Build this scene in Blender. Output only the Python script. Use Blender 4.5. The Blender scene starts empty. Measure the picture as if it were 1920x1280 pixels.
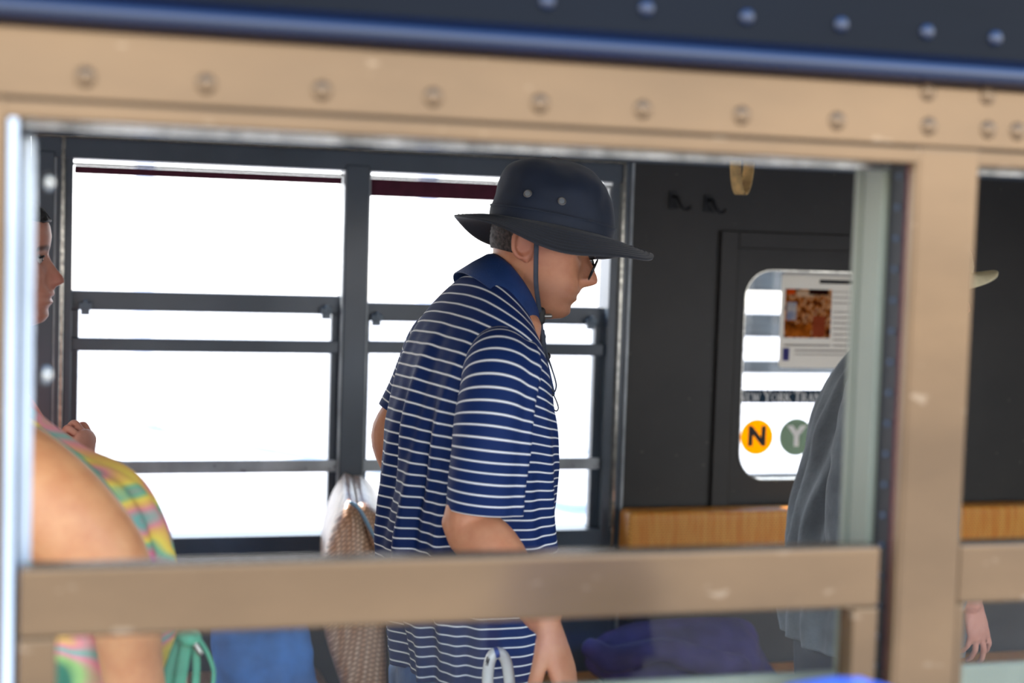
import bpy, bmesh, math, random
import numpy as np
from mathutils import Vector, Matrix, noise as mnoise
random.seed(7)
R_ = math.radians
SC = bpy.context.scene
COL = SC.collection

# ------------------------------------------------------------------ camera
FPX = 2900.0                                   # focal length in pixels of the 1920x1280 frame
AX = np.array([0.96122114, 0.01348749, 0.27544875])    # world X in (right, down, forward)
AY = np.array([-0.27393627, -0.06856678, 0.95930053])
AZ = np.array([0.03182519, -0.99755535, -0.06221313])
RW = np.array([AX, AY, AZ])
CAM = np.array([0.0, -1.27, 1.6])
cd = bpy.data.cameras.new('camera'); cam = bpy.data.objects.new('camera', cd); COL.objects.link(cam)
cd.sensor_width = 36.0; cd.lens = 36.0 * FPX / 1920.0
cd.clip_start = 0.02; cd.clip_end = 300
cd.dof.use_dof = True; cd.dof.focus_distance = 2.70; cd.dof.aperture_fstop = 3.0
rt, dn, fw = RW[:, 0], RW[:, 1], RW[:, 2]
cam.matrix_world = Matrix(((rt[0], -dn[0], -fw[0], CAM[0]), (rt[1], -dn[1], -fw[1], CAM[1]), (rt[2], -dn[2], -fw[2], CAM[2]), (0, 0, 0, 1)))
SC.camera = cam
def P(px, py, Y):                              # a photo pixel seen at depth Y -> world point
    w = RW @ np.array([px - 960.0, py - 640.0, FPX])
    return CAM + w * ((Y - CAM[1]) / w[1])

# ------------------------------------------------------------------ sky, sun, exposure
W = bpy.data.worlds.new('world'); SC.world = W; W.use_nodes = True
wn = W.node_tree; wn.nodes.clear()
def wnode(t): return wn.nodes.new(t)
wo = wnode('ShaderNodeOutputWorld'); wb = wnode('ShaderNodeBackground'); wr = wnode('ShaderNodeValToRGB')
wg = wnode('ShaderNodeNewGeometry'); ws = wnode('ShaderNodeSeparateXYZ'); wm = wnode('ShaderNodeMath'); wm.operation = 'MULTIPLY_ADD'
wm.inputs[1].default_value = -0.5; wm.inputs[2].default_value = 0.5
wn.links.new(wg.outputs['Incoming'], ws.inputs[0]); wn.links.new(ws.outputs['Z'], wm.inputs[0])
wn.links.new(wm.outputs[0], wr.inputs[0]); wn.links.new(wr.outputs[0], wb.inputs[0]); wn.links.new(wb.outputs[0], wo.inputs[0])
el = wr.color_ramp.elements
el[0].position = 0.48; el[0].color = (0.55, 0.52, 0.48, 1)
el[1].position = 1.0; el[1].color = (0.10, 0.24, 0.62, 1)
e = el.new(0.51); e.color = (1.0, 1.0, 1.0, 1)
e = el.new(0.62); e.color = (0.80, 0.90, 1.0, 1)
e = el.new(0.78); e.color = (0.28, 0.48, 0.90, 1)
wb.inputs[1].default_value = 5.0
sd = bpy.data.lights.new('sun', 'SUN'); sun = bpy.data.objects.new('sun', sd); COL.objects.link(sun)
sd.energy = 14.0; sd.angle = R_(0.6); sd.color = (1.0, 0.93, 0.82)
sun.rotation_euler = Vector((0.42, -0.72, -0.62)).to_track_quat('-Z', 'Y').to_euler()
sun.location = (-4, 8, 7)
SC.view_settings.view_transform = 'Standard'; SC.view_settings.look = 'None'
SC.view_settings.gamma = 1.0; SC.view_settings.exposure = 0.0
SC.view_settings.use_curve_mapping = False

# ------------------------------------------------------------------ helpers
WL = {}
def link(o, parent, loc):
    COL.objects.link(o)
    loc = Vector(loc)
    if parent is not None:
        o.parent = parent; o.location = loc - WL[parent.name]
    else:
        o.location = loc
    WL[o.name] = loc
    return o
def tag(o, label=None, cat=None, group=None, kind=None):
    if label: o['label'] = label
    if cat: o['category'] = cat
    if group: o['group'] = group
    if kind: o['kind'] = kind
    return o
def empty(name, loc, label=None, cat=None, group=None, kind=None):
    o = bpy.data.objects.new(name, None); o.empty_display_size = 0.05
    link(o, None, loc); return tag(o, label, cat, group, kind)
def mesh(name, V, F, m, parent=None, smooth=True, attrs=None, origin=None):
    V = np.asarray(V, float)
    c = (V.min(0) + V.max(0)) / 2 if origin is None else np.asarray(origin, float)
    me = bpy.data.meshes.new(name)
    me.from_pydata((V - c).tolist(), [], [list(f) for f in F]); me.update()
    if attrs:
        for k, a in attrs.items():
            if np.ndim(a) == 1:
                at = me.attributes.new(k, 'FLOAT', 'POINT'); at.data.foreach_set('value', np.asarray(a, 'f'))
            else:
                at = me.attributes.new(k, 'FLOAT_VECTOR', 'POINT'); at.data.foreach_set('vector', np.asarray(a, 'f').ravel())
    if smooth: me.polygons.foreach_set('use_smooth', [True] * len(me.polygons))
    if m: me.materials.append(m)
    o = bpy.data.objects.new(name, me)
    return link(o, parent, c)
def from_bm(name, bm, m, parent=None, smooth=False):
    bm.normal_update(); bm.verts.ensure_lookup_table()
    V = [tuple(v.co) for v in bm.verts]; bm.verts.index_update()
    F = [[v.index for v in f.verts] for f in bm.faces]; bm.free()
    return mesh(name, V, F, m, parent, smooth)
def bm_box(bm, x0, x1, y0, y1, z0, z1, bev=0.0, seg=2):
    r = bmesh.ops.create_cube(bm, size=1.0)
    vs = r['verts']
    for v in vs:
        v.co = Vector(((x0 + x1) / 2 + v.co.x * (x1 - x0), (y0 + y1) / 2 + v.co.y * (y1 - y0), (z0 + z1) / 2 + v.co.z * (z1 - z0)))
    if bev > 0:
        es = {e for v in vs for e in v.link_edges}
        bmesh.ops.bevel(bm, geom=list(es), offset=bev, segments=seg, profile=0.6, affect='EDGES')
def box(name, x0, x1, y0, y1, z0, z1, m, parent=None, bev=0.002, seg=2):
    bm = bmesh.new(); bm_box(bm, x0, x1, y0, y1, z0, z1, bev, seg)
    return from_bm(name, bm, m, parent)
def extrude_x(name, prof, x0, x1, m, parent=None, smooth=False):      # prof: list of (y,z), closed
    n = len(prof); V = [(x0, y, z) for y, z in prof] + [(x1, y, z) for y, z in prof]
    F = [(i, (i + 1) % n, n + (i + 1) % n, n + i) for i in range(n)] + [tuple(range(n))[::-1], tuple(range(n, 2 * n))]
    o = mesh(name, V, F, m, parent, smooth)
    bm = bmesh.new(); bm.from_mesh(o.data); bmesh.ops.recalc_face_normals(bm, faces=bm.faces); bm.to_mesh(o.data); bm.free()
    return o
def nrm(v):
    v = np.asarray(v, float); return v / (np.linalg.norm(v) + 1e-12)
def rings_mesh(rings, cap=True, closed_u=True):
    n = len(rings[0]); V = np.concatenate([np.asarray(r, float) for r in rings]); F = []
    for i in range(len(rings) - 1):
        for j in range(n if closed_u else n - 1):
            k = (j + 1) % n
            F.append((i * n + j, i * n + k, (i + 1) * n + k, (i + 1) * n + j))
    if cap:
        F.append(tuple(range(n))[::-1]); F.append(tuple(range((len(rings) - 1) * n, len(rings) * n)))
    return V, F
def smooth_path(pts, n):
    pts = np.asarray(pts, float)
    d = np.r_[0, np.cumsum(np.linalg.norm(np.diff(pts[:, :3], axis=0), axis=1))]
    t = np.linspace(0, d[-1], n); m = len(pts); out = []
    tang = np.zeros_like(pts)
    for i in range(m):
        a, b = max(i - 1, 0), min(i + 1, m - 1)
        tang[i] = (pts[b] - pts[a]) / (d[b] - d[a] + 1e-9)
    for x in t:
        i = min(max(np.searchsorted(d, x) - 1, 0), m - 2)
        h = d[i + 1] - d[i]; u = (x - d[i]) / (h + 1e-9)
        out.append((2*u**3-3*u**2+1)*pts[i] + (u**3-2*u**2+u)*h*tang[i] + (-2*u**3+3*u**2)*pts[i+1] + (u**3-u**2)*h*tang[i+1])
    return np.array(out), t
def tube(pts, rad, n=16, res=24, ref=(0, 1, 0), rounded=True, smoothp=True):
    """closed tapering tube; rad entries are r or (r_along_ref, r_other)"""
    pts = np.asarray(pts, float)
    rad = np.array([(r, r) if np.isscalar(r) else r for r in rad], float)
    q = np.c_[pts, rad]
    if smoothp and len(pts) > 2: q, _ = smooth_path(q, res)
    elif res > len(pts):
        d = np.r_[0, np.cumsum(np.linalg.norm(np.diff(pts, axis=0), axis=1))]
        t = np.linspace(0, d[-1], res); q = np.array([np.interp(t, d, q[:, k]) for k in range(5)]).T
    C = q[:, :3]; Rr = np.maximum(q[:, 3:], 1e-4); T = np.gradient(C, axis=0)
    if rounded:
        def capr(c, t, r, s):
            out = []
            for a in (80, 55, 28):
                out.append((c + s * t * r.mean() * 0.8 * math.sin(R_(a)), r * math.cos(R_(a))))
            return out
        a0 = capr(C[0], nrm(T[0]), Rr[0], -1); a1 = capr(C[-1], nrm(T[-1]), Rr[-1], 1)
        C = np.array([c for c, _ in a0] + list(C) + [c for c, _ in a1[::-1]])
        Rr = np.array([r for _, r in a0] + list(Rr) + [r for _, r in a1[::-1]])
        T = np.array([T[0]] * 3 + list(T) + [T[-1]] * 3)
    rings = []; ref = np.asarray(ref, float)
    th = np.linspace(0, 2 * math.pi, n, endpoint=False)
    for c, r, t in zip(C, Rr, T):
        t = nrm(t); a = nrm(ref - t * ref.dot(t)); b = np.cross(t, a)
        rings.append(c + np.outer(np.cos(th) * r[0], a) + np.outer(np.sin(th) * r[1], b))
    return rings_mesh(rings)
def merge(parts):
    V = []; F = []; o = 0
    for v, f in parts:
        V.append(np.asarray(v, float)); F += [tuple(i + o for i in g) for g in f]; o += len(v)
    return np.concatenate(V), F
def remesh(name, parts, vox, it, m, parent, factor=0.5):
    V, F = merge(parts)
    o = mesh(name, V, F, m, parent)
    bm = bmesh.new(); bm.from_mesh(o.data); bmesh.ops.recalc_face_normals(bm, faces=bm.faces); bm.to_mesh(o.data); bm.free()
    r = o.modifiers.new('r', 'REMESH'); r.mode = 'VOXEL'; r.voxel_size = vox; r.use_smooth_shade = True
    if it:
        s = o.modifiers.new('s', 'SMOOTH'); s.iterations = it; s.factor = factor
    bpy.context.view_layer.update()
    ev = o.evaluated_get(bpy.context.evaluated_depsgraph_get())
    me = bpy.data.meshes.new_from_object(ev); o.modifiers.clear()
    old = o.data; o.data = me; me.name = name; bpy.data.meshes.remove(old)
    if not me.materials: me.materials.append(m)
    me.polygons.foreach_set('use_smooth', [True] * len(me.polygons))
    return o
def verts_world(o):
    n = len(o.data.vertices); a = np.empty(n * 3); o.data.vertices.foreach_get('co', a)
    return a.reshape(n, 3) + np.array(WL[o.name])
def set_attr(o, k, a):
    at = o.data.attributes.new(k, 'FLOAT', 'POINT'); at.data.foreach_set('value', np.asarray(a, 'f'))
def copy_obj(src, parent, loc):
    o = src.copy(); COL.objects.link(o); loc = Vector(loc)
    o.parent = parent; o.location = loc - (WL[parent.name] if parent else Vector((0, 0, 0))); WL[o.name] = loc
    return o

# ------------------------------------------------------------------ materials
def srgb(r, g, b):
    f = lambda c: ((c / 255 + 0.055) / 1.055) ** 2.4 if c > 10 else c / 255 / 12.92
    return (f(r), f(g), f(b), 1)
class NT:
    def __init__(s, name):
        s.m = bpy.data.materials.new(name); s.m.use_nodes = True; s.t = s.m.node_tree; s.t.nodes.clear()
        s.out = s.n('ShaderNodeOutputMaterial')
    def n(s, t, **k):
        o = s.t.nodes.new(t)
        for a, v in k.items(): setattr(o, a, v)
        return o
    def l(s, a, b): s.t.links.new(a, b)
def paint(name, col, rough=0.45, metal=0.0, var=0.12, scale=8.0, bump=0.0, bscale=60.0, coat=0.0, spec=0.5, col2=None, stretch=(1, 1, 1), sheen=0.0, spot=None, sss=0.0):
    k = NT(name); b = k.n('ShaderNodeBsdfPrincipled'); k.l(b.outputs[0], k.out.inputs[0])
    tc = k.n('ShaderNodeTexCoord'); mp = k.n('ShaderNodeMapping'); mp.inputs['Scale'].default_value = stretch
    k.l(tc.outputs['Object'], mp.inputs[0])
    no = k.n('ShaderNodeTexNoise'); no.inputs['Scale'].default_value = scale; no.inputs['Detail'].default_value = 5; k.l(mp.outputs[0], no.inputs[0])
    rp = k.n('ShaderNodeValToRGB'); k.l(no.outputs[0], rp.inputs[0])
    c2 = col2 or tuple(c * (1 - var * 2) for c in col[:3]) + (1,)
    rp.color_ramp.elements[0].position = 0.32; rp.color_ramp.elements[0].color = c2
    rp.color_ramp.elements[1].position = 0.66; rp.color_ramp.elements[1].color = tuple(min(1, c * (1 + (0 if col2 else var))) for c in col[:3]) + (1,)
    src = rp.outputs[0]
    if spot:                                   # chips and scuffs
        n2 = k.n('ShaderNodeTexNoise'); n2.inputs['Scale'].default_value = spot[1]; n2.inputs['Detail'].default_value = 2; k.l(mp.outputs[0], n2.inputs[0])
        r2 = k.n('ShaderNodeValToRGB'); r2.color_ramp.elements[0].position = spot[2]; r2.color_ramp.elements[1].position = spot[2] + 0.05
        r2.color_ramp.elements[0].color = (0, 0, 0, 1); k.l(n2.outputs[0], r2.inputs[0])
        mx = k.n('ShaderNodeMix', data_type='RGBA'); k.l(r2.outputs[0], mx.inputs[0]); k.l(src, mx.inputs[6]); mx.inputs[7].default_value = spot[0]
        src = mx.outputs[2]
    k.l(src, b.inputs['Base Color'])
    b.inputs['Roughness'].default_value = rough; b.inputs['Metallic'].default_value = metal
    b.inputs['Coat Weight'].default_value = coat; b.inputs['Coat Roughness'].default_value = 0.14; b.inputs['Specular IOR Level'].default_value = spec
    b.inputs['Sheen Weight'].default_value = sheen
    if sss: b.inputs['Subsurface Weight'].default_value = sss; b.inputs['Subsurface Radius'].default_value = (0.012, 0.005, 0.003); b.inputs['Subsurface Scale'].default_value = 1.0
    if bump:
        nb = k.n('ShaderNodeTexNoise'); nb.inputs['Scale'].default_value = bscale; nb.inputs['Detail'].default_value = 4; k.l(mp.outputs[0], nb.inputs[0])
        bp = k.n('ShaderNodeBump'); bp.inputs['Strength'].default_value = bump; bp.inputs['Distance'].default_value = 0.004
        k.l(nb.outputs[0], bp.inputs['Height']); k.l(bp.outputs[0], b.inputs['Normal'])
    return k.m
def glass(name, tint=(1, 1, 1, 1), refl=1.0, rough=0.0, dust=0.0):
    k = NT(name); tr = k.n('ShaderNodeBsdfTransparent'); tr.inputs[0].default_value = tint
    gl = k.n('ShaderNodeBsdfGlossy'); gl.inputs['Roughness'].default_value = rough
    fr = k.n('ShaderNodeFresnel'); fr.inputs[0].default_value = 1.5
    mu = k.n('ShaderNodeMath', operation='MULTIPLY'); mu.inputs[1].default_value = refl; mu.use_clamp = True; k.l(fr.outputs[0], mu.inputs[0])
    mx = k.n('ShaderNodeMixShader'); k.l(mu.outputs[0], mx.inputs[0]); k.l(tr.outputs[0], mx.inputs[1]); k.l(gl.outputs[0], mx.inputs[2])
    o = mx.outputs[0]
    if dust:
        df = k.n('ShaderNodeBsdfDiffuse'); df.inputs[0].default_value = (0.8, 0.8, 0.8, 1)
        m2 = k.n('ShaderNodeMixShader'); m2.inputs[0].default_value = dust; k.l(o, m2.inputs[1]); k.l(df.outputs[0], m2.inputs[2]); o = m2.outputs[0]
    k.l(o, k.out.inputs[0]); return k.m
def film(name, tint, front=None, fw_=0.15):                                     # coloured see-through film
    k = NT(name); tr = k.n('ShaderNodeBsdfTransparent'); tr.inputs[0].default_value = tint
    df = k.n('ShaderNodeBsdfDiffuse'); df.inputs[0].default_value = front or tint
    mx = k.n('ShaderNodeMixShader'); mx.inputs[0].default_value = fw_; k.l(tr.outputs[0], mx.inputs[1]); k.l(df.outputs[0], mx.inputs[2])
    k.l(mx.outputs[0], k.out.inputs[0]); return k.m
def paper(name, col, col2=None, scale=20.0, stretch=(1, 1, 1), ramp=None):
    k = NT(name); tc = k.n('ShaderNodeTexCoord'); mp = k.n('ShaderNodeMapping'); mp.inputs['Scale'].default_value = stretch; k.l(tc.outputs['Object'], mp.inputs[0])
    no = k.n('ShaderNodeTexNoise'); no.inputs['Scale'].default_value = scale; no.inputs['Detail'].default_value = 4; k.l(mp.outputs[0], no.inputs[0])
    rp = k.n('ShaderNodeValToRGB'); k.l(no.outputs[0], rp.inputs[0]); es = rp.color_ramp.elements
    if ramp:
        es[0].position, es[0].color = ramp[0]; es[1].position, es[1].color = ramp[-1]
        for p_, c_ in ramp[1:-1]: q = es.new(p_); q.color = c_
    else:
        es[0].color = col2 or col; es[1].color = col
    d = k.n('ShaderNodeBsdfDiffuse'); t = k.n('ShaderNodeBsdfTranslucent'); mx = k.n('ShaderNodeMixShader'); mx.inputs[0].default_value = 0.35
    k.l(rp.outputs[0], d.inputs[0]); k.l(rp.outputs[0], t.inputs[0]); k.l(d.outputs[0], mx.inputs[1]); k.l(t.outputs[0], mx.inputs[2]); k.l(mx.outputs[0], k.out.inputs[0])
    return k.m
def stripes(name, base, line, edge, pitch=0.0155):
    k = NT(name); b = k.n('ShaderNodeBsdfPrincipled'); k.l(b.outputs[0], k.out.inputs[0])
    at = k.n('ShaderNodeAttribute', attribute_name='s'); dv = k.n('ShaderNodeMath', operation='DIVIDE'); dv.inputs[1].default_value = pitch; k.l(at.outputs['Fac'], dv.inputs[0])
    fr = k.n('ShaderNodeMath', operation='FRACT'); k.l(dv.outputs[0], fr.inputs[0])
    rp = k.n('ShaderNodeValToRGB'); rp.color_ramp.interpolation = 'CONSTANT'; k.l(fr.outputs[0], rp.inputs[0]); es = rp.color_ramp.elements
    es[0].position = 0; es[0].color = base; es[1].position = 0.40; es[1].color = edge
    for p_, c_ in ((0.435, base), (0.45, line), (0.60, base), (0.615, edge), (0.65, base)):
        q = es.new(p_); q.color = c_
    k.l(rp.outputs[0], b.inputs['Base Color']); b.inputs['Roughness'].default_value = 0.7; b.inputs['Specular IOR Level'].default_value = 0.25
    wv = k.n('ShaderNodeMath', operation='SINE'); mu = k.n('ShaderNodeMath', operation='MULTIPLY'); mu.inputs[1].default_value = 2800; k.l(at.outputs['Fac'], mu.inputs[0]); k.l(mu.outputs[0], wv.inputs[0])
    bp = k.n('ShaderNodeBump'); bp.inputs['Strength'].default_value = 0.12; bp.inputs['Distance'].default_value = 0.001; k.l(wv.outputs[0], bp.inputs['Height']); k.l(bp.outputs[0], b.inputs['Normal'])
    return k.m
def skin(name, col, lip, dark, sss=0.12):
    k = NT(name); b = k.n('ShaderNodeBsdfPrincipled'); k.l(b.outputs[0], k.out.inputs[0])
    tc = k.n('ShaderNodeTexCoord'); no = k.n('ShaderNodeTexNoise'); no.inputs['Scale'].default_value = 35; no.inputs['Detail'].default_value = 6; k.l(tc.outputs['Object'], no.inputs[0])
    rp = k.n('ShaderNodeValToRGB'); rp.color_ramp.elements[0].position = 0.3; rp.color_ramp.elements[1].position = 0.7
    rp.color_ramp.elements[0].color = tuple(c * f for c, f in zip(col[:3], (0.86, 0.74, 0.70))) + (1,); rp.color_ramp.elements[1].color = col; k.l(no.outputs[0], rp.inputs[0])
    src = rp.outputs[0]
    for a, c in (('lip', lip), ('dark', dark)):
        at = k.n('ShaderNodeAttribute', attribute_name=a); mx = k.n('ShaderNodeMix', data_type='RGBA'); k.l(at.outputs['Fac'], mx.inputs[0]); k.l(src, mx.inputs[6]); mx.inputs[7].default_value = c; src = mx.outputs[2]
    k.l(src, b.inputs['Base Color']); b.inputs['Roughness'].default_value = 0.5; b.inputs['Subsurface Weight'].default_value = sss
    b.inputs['Subsurface Radius'].default_value = (0.010, 0.004, 0.002); b.inputs['Subsurface Scale'].default_value = 1.0
    bp = k.n('ShaderNodeBump'); bp.inputs['Strength'].default_value = 0.25; bp.inputs['Distance'].default_value = 0.0015
    nb = k.n('ShaderNodeTexNoise'); nb.inputs['Scale'].default_value = 160; nb.inputs['Detail'].default_value = 3; k.l(tc.outputs['Object'], nb.inputs[0]); k.l(nb.outputs[0], bp.inputs['Height']); k.l(bp.outputs[0], b.inputs['Normal'])
    return k.m
def rattan(name, c1, c2, gap, rough=0.35, su=230.0, sv=150.0):
    """woven cane from the 'uv' vector attribute in metres"""
    k = NT(name); b = k.n('ShaderNodeBsdfPrincipled'); k.l(b.outputs[0], k.out.inputs[0])
    at = k.n('ShaderNodeAttribute', attribute_name='wv'); sp = k.n('ShaderNodeSeparateXYZ'); k.l(at.outputs['Vector'], sp.inputs[0])
    def mth(op, a, v=None):
        q = k.n('ShaderNodeMath', operation=op)
        (k.l(a, q.inputs[0]) if not np.isscalar(a) else setattr(q.inputs[0], 'default_value', a))
        if v is not None: (k.l(v, q.inputs[1]) if not np.isscalar(v) else setattr(q.inputs[1], 'default_value', v))
        return q.outputs[0]
    u = mth('MULTIPLY', sp.outputs[0], su); v = mth('MULTIPLY', sp.outputs[1], sv)
    row = mth('FLOOR', v); par = mth('MULTIPLY', row, math.pi)
    ww = mth('SINE', mth('ADD', mth('MULTIPLY', u, math.pi), par))
    fv = mth('ABSOLUTE', mth('SUBTRACT', mth('FRACT', v), 0.5))
    prof = mth('SUBTRACT', 1.0, mth('POWER', mth('MULTIPLY', fv, 2.0), 3.0))
    hgt = mth('MULTIPLY', mth('ADD', mth('MULTIPLY', ww, 0.35), 0.65), prof)
    no = k.n('ShaderNodeTexNoise'); no.inputs['Scale'].default_value = 14; tc = k.n('ShaderNodeTexCoord'); mp = k.n('ShaderNodeMapping'); mp.inputs['Scale'].default_value = (6, 1, 0.6); k.l(tc.outputs['Object'], mp.inputs[0]); k.l(mp.outputs[0], no.inputs[0])
    rp = k.n('ShaderNodeValToRGB'); rp.color_ramp.elements[0].color = c2; rp.color_ramp.elements[1].color = c1; rp.color_ramp.elements[0].position = 0.35; rp.color_ramp.elements[1].position = 0.65; k.l(no.outputs[0], rp.inputs[0])
    mx = k.n('ShaderNodeMix', data_type='RGBA'); k.l(mth('POWER', hgt, 0.6), mx.inputs[0]); mx.inputs[6].default_value = gap; k.l(rp.outputs[0], mx.inputs[7]); k.l(mx.outputs[2], b.inputs['Base Color'])
    b.inputs['Roughness'].default_value = rough
    bp = k.n('ShaderNodeBump'); bp.inputs['Strength'].default_value = 0.5; bp.inputs['Distance'].default_value = 0.0015; k.l(hgt, bp.inputs['Height']); k.l(bp.outputs[0], b.inputs['Normal'])
    return k.m

M = {}
M['bronze'] = paint('bronze_paint', srgb(115, 89, 60), rough=0.22, metal=0.35, var=0.10, scale=5, bump=0.05, bscale=30, coat=0.22, spec=0.2, stretch=(0.7, 1, 1.6), spot=(srgb(142, 118, 90), 42, 0.69))
M['navy_paint'] = paint('navy_paint', srgb(10, 14, 20), rough=0.5, var=0.2, scale=6, bump=0.08, bscale=14, coat=0.0, spec=0.12, stretch=(0.3, 1, 1))
M['navy_gloss'] = paint('navy_gloss_paint', srgb(12, 24, 48), rough=0.3, var=0.15, scale=6, bump=0.05, bscale=14, coat=0.6, spec=0.4, stretch=(0.3, 1, 1))
M['dark'] = paint('dark_paint_glare_tint', srgb(69, 80, 92), rough=0.36, var=0.12, scale=4, bump=0.06, bscale=25, coat=0.2)  # dark frame paint, lightened and blued to carry some lens glare
M['wallp'] = paint('dark_brown_panel', srgb(38, 35, 32), rough=0.5, var=0.15, scale=5, bump=0.08, bscale=30, spot=(srgb(92, 86, 76), 45, 0.74))
M['grey'] = paint('worn_grey_metal', srgb(164, 170, 174), rough=0.35, var=0.18, scale=9, metal=0.3, spot=(srgb(70, 72, 74), 60, 0.7))
M['latch'] = paint('latch_paint', srgb(96, 112, 126), rough=0.35, var=0.1)
M['green'] = paint('grey_green_paint', srgb(126, 128, 106), rough=0.4, var=0.12, scale=7, spot=(srgb(90, 92, 84), 40, 0.72), stretch=(1, 1, 0.4))
M['black'] = paint('black_rubber', srgb(14, 17, 22), rough=0.5, var=0.1)
M['red'] = paint('dark_red_felt', srgb(92, 22, 24), rough=0.8, var=0.15, scale=40)
M['shade'] = paint('maroon_shade', srgb(84, 26, 48), rough=0.8, var=0.1, scale=30)
M['edge'] = paint('worn_edge_metal', srgb(176, 174, 166), rough=0.18, metal=0.8, var=0.25, scale=60)
M['glarep'] = paint('painted_track_glare', srgb(206, 212, 212), rough=0.3, var=0.12, scale=14, stretch=(1, 1, 0.3), coat=0.3)  # metal strips of the left jamb; reflected glare painted in as pale grey
M['cream'] = paint('cream_ceiling', srgb(222, 214, 196), rough=0.5)
M['floor'] = paint('floor_lino', srgb(96, 90, 84), rough=0.5, var=0.2, scale=12)
M['conc'] = paint('platform_concrete', srgb(196, 186, 172), rough=0.85, var=0.1, scale=3)
M['glass'] = glass('window_glass', (0.97, 0.985, 0.98, 1), refl=0.22, dust=0.002)
M['glass2'] = glass('back_glass', (0.97, 0.98, 0.98, 1))
M['lens'] = glass('spectacle_lens', (0.75, 0.78, 0.78, 1), refl=1.5)

# ================================================================== the setting
YB = 2.85                                      # inner face of the back wall
box('ground', -30, 30, -25, 40, -0.12, -0.02, M['conc'], None, 0)['kind'] = 'structure'
box('floor', -3.2, 4.6, 0.12, YB, -0.018, 0.0, M['floor'], None, 0)['kind'] = 'structure'
box('ceiling', -3.2, 4.6, -0.02, YB + 0.14, 2.34, 2.42, M['cream'], None, 0)['kind'] = 'structure'
box('wall_left', -3.28, -3.2, 0.0, YB + 0.12, -0.018, 2.34, M['wallp'], None, 0)['kind'] = 'structure'
box('wall_right', 4.6, 4.68, 0.0, YB + 0.12, -0.018, 2.34, M['wallp'], None, 0)['kind'] = 'structure'

# ---- front wall (the outside of the car, nearest the camera)
NW, NP = 0.776, 0.839                          # opening width, pitch
NX0 = -0.028
wf = empty('wall_front', (0.35, 0, 0), kind='structure')
box('lower_panel', -3.2, 4.6, 0.0, 0.11, -0.018, 0.78, M['bronze'], wf, 0.003)
box('letterboard', -3.2, 4.6, 0.0, 0.12, 1.757, 2.34, M['navy_paint'], wf, 0.002)
# drip moulding under the letterboard: half-round lip
pr = [(0.0, 1.757)]
for a in range(0, 181, 12):
    pr.append((-0.011 - 0.009 * math.sin(R_(a)), 1.7655 - 0.0085 * math.cos(R_(a)) + 0.004))
pr += [(0.0, 1.786)]
extrude_x('drip_moulding', pr, -3.2, 4.6, M['navy_gloss'], wf, True)
hdr = box('header_rail', -3.2, 4.6, -0.002, 0.10, 1.7025, 1.757, M['bronze'], wf, 0.002)
box('header_lip', -3.2, 4.6, 0.001, 0.04, 1.686, 1.7015, M['bronze'], wf, 0.003, 3)
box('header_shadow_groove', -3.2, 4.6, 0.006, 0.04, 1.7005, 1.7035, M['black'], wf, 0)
box('soffit_board', -3.2, 4.6, 0.04, 0.10, 1.690, 1.7025, M['dark'], wf, 0.001)
box('soffit_strip', -3.2, 4.6, 0.052, 0.066, 1.682, 1.690, M['edge'], wf, 0.002, 3)
box('inner_header', -3.2, 4.6, 0.10, 0.12, 1.694, 1.757, M['dark'], wf, 0.001)
# rivets
bm = bmesh.new(); bmesh.ops.create_uvsphere(bm, u_segments=20, v_segments=12, radius=0.0088)
for v in bm.verts: v.co.y *= 0.62
bmesh.ops.delete(bm, geom=[v for v in bm.verts if v.co.y > 0.003], context='VERTS')
rv = from_bm('rivet', bm, M['bronze'], wf, True)
first = True
def put_rivet(x, z, y=-0.002):
    global first
    if first:
        rv.location = Vector((x, y, z)) - WL[wf.name]; WL[rv.name] = Vector((x, y, z)); first = False
        return rv
    return copy_obj(rv, wf, (x, y, z))
for i in range(-3, 14): put_rivet(0.0098 + i * 0.0931, 1.7205)
put_rivet(0.0098 + 8 * 0.0931 + 0.062, 1.7205)
put_rivet(0.752, 1.7515); put_rivet(0.814, 1.7515)
rv2m = None
for px, py in ((1026, 3), (1212, 16), (1400, 32), (1577, 46), (1738, 60), (1866, 72)):
    p = P(px, py, 0.0)
    c = copy_obj(rv, wf, (p[0], -0.001, p[2]))
    if rv2m is None:
        rv2m = rv.data.copy(); rv2m.materials.clear(); rv2m.materials.append(M['navy_gloss'])
    c.data = rv2m; c.scale = (0.85, 0.9, 0.85)
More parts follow.
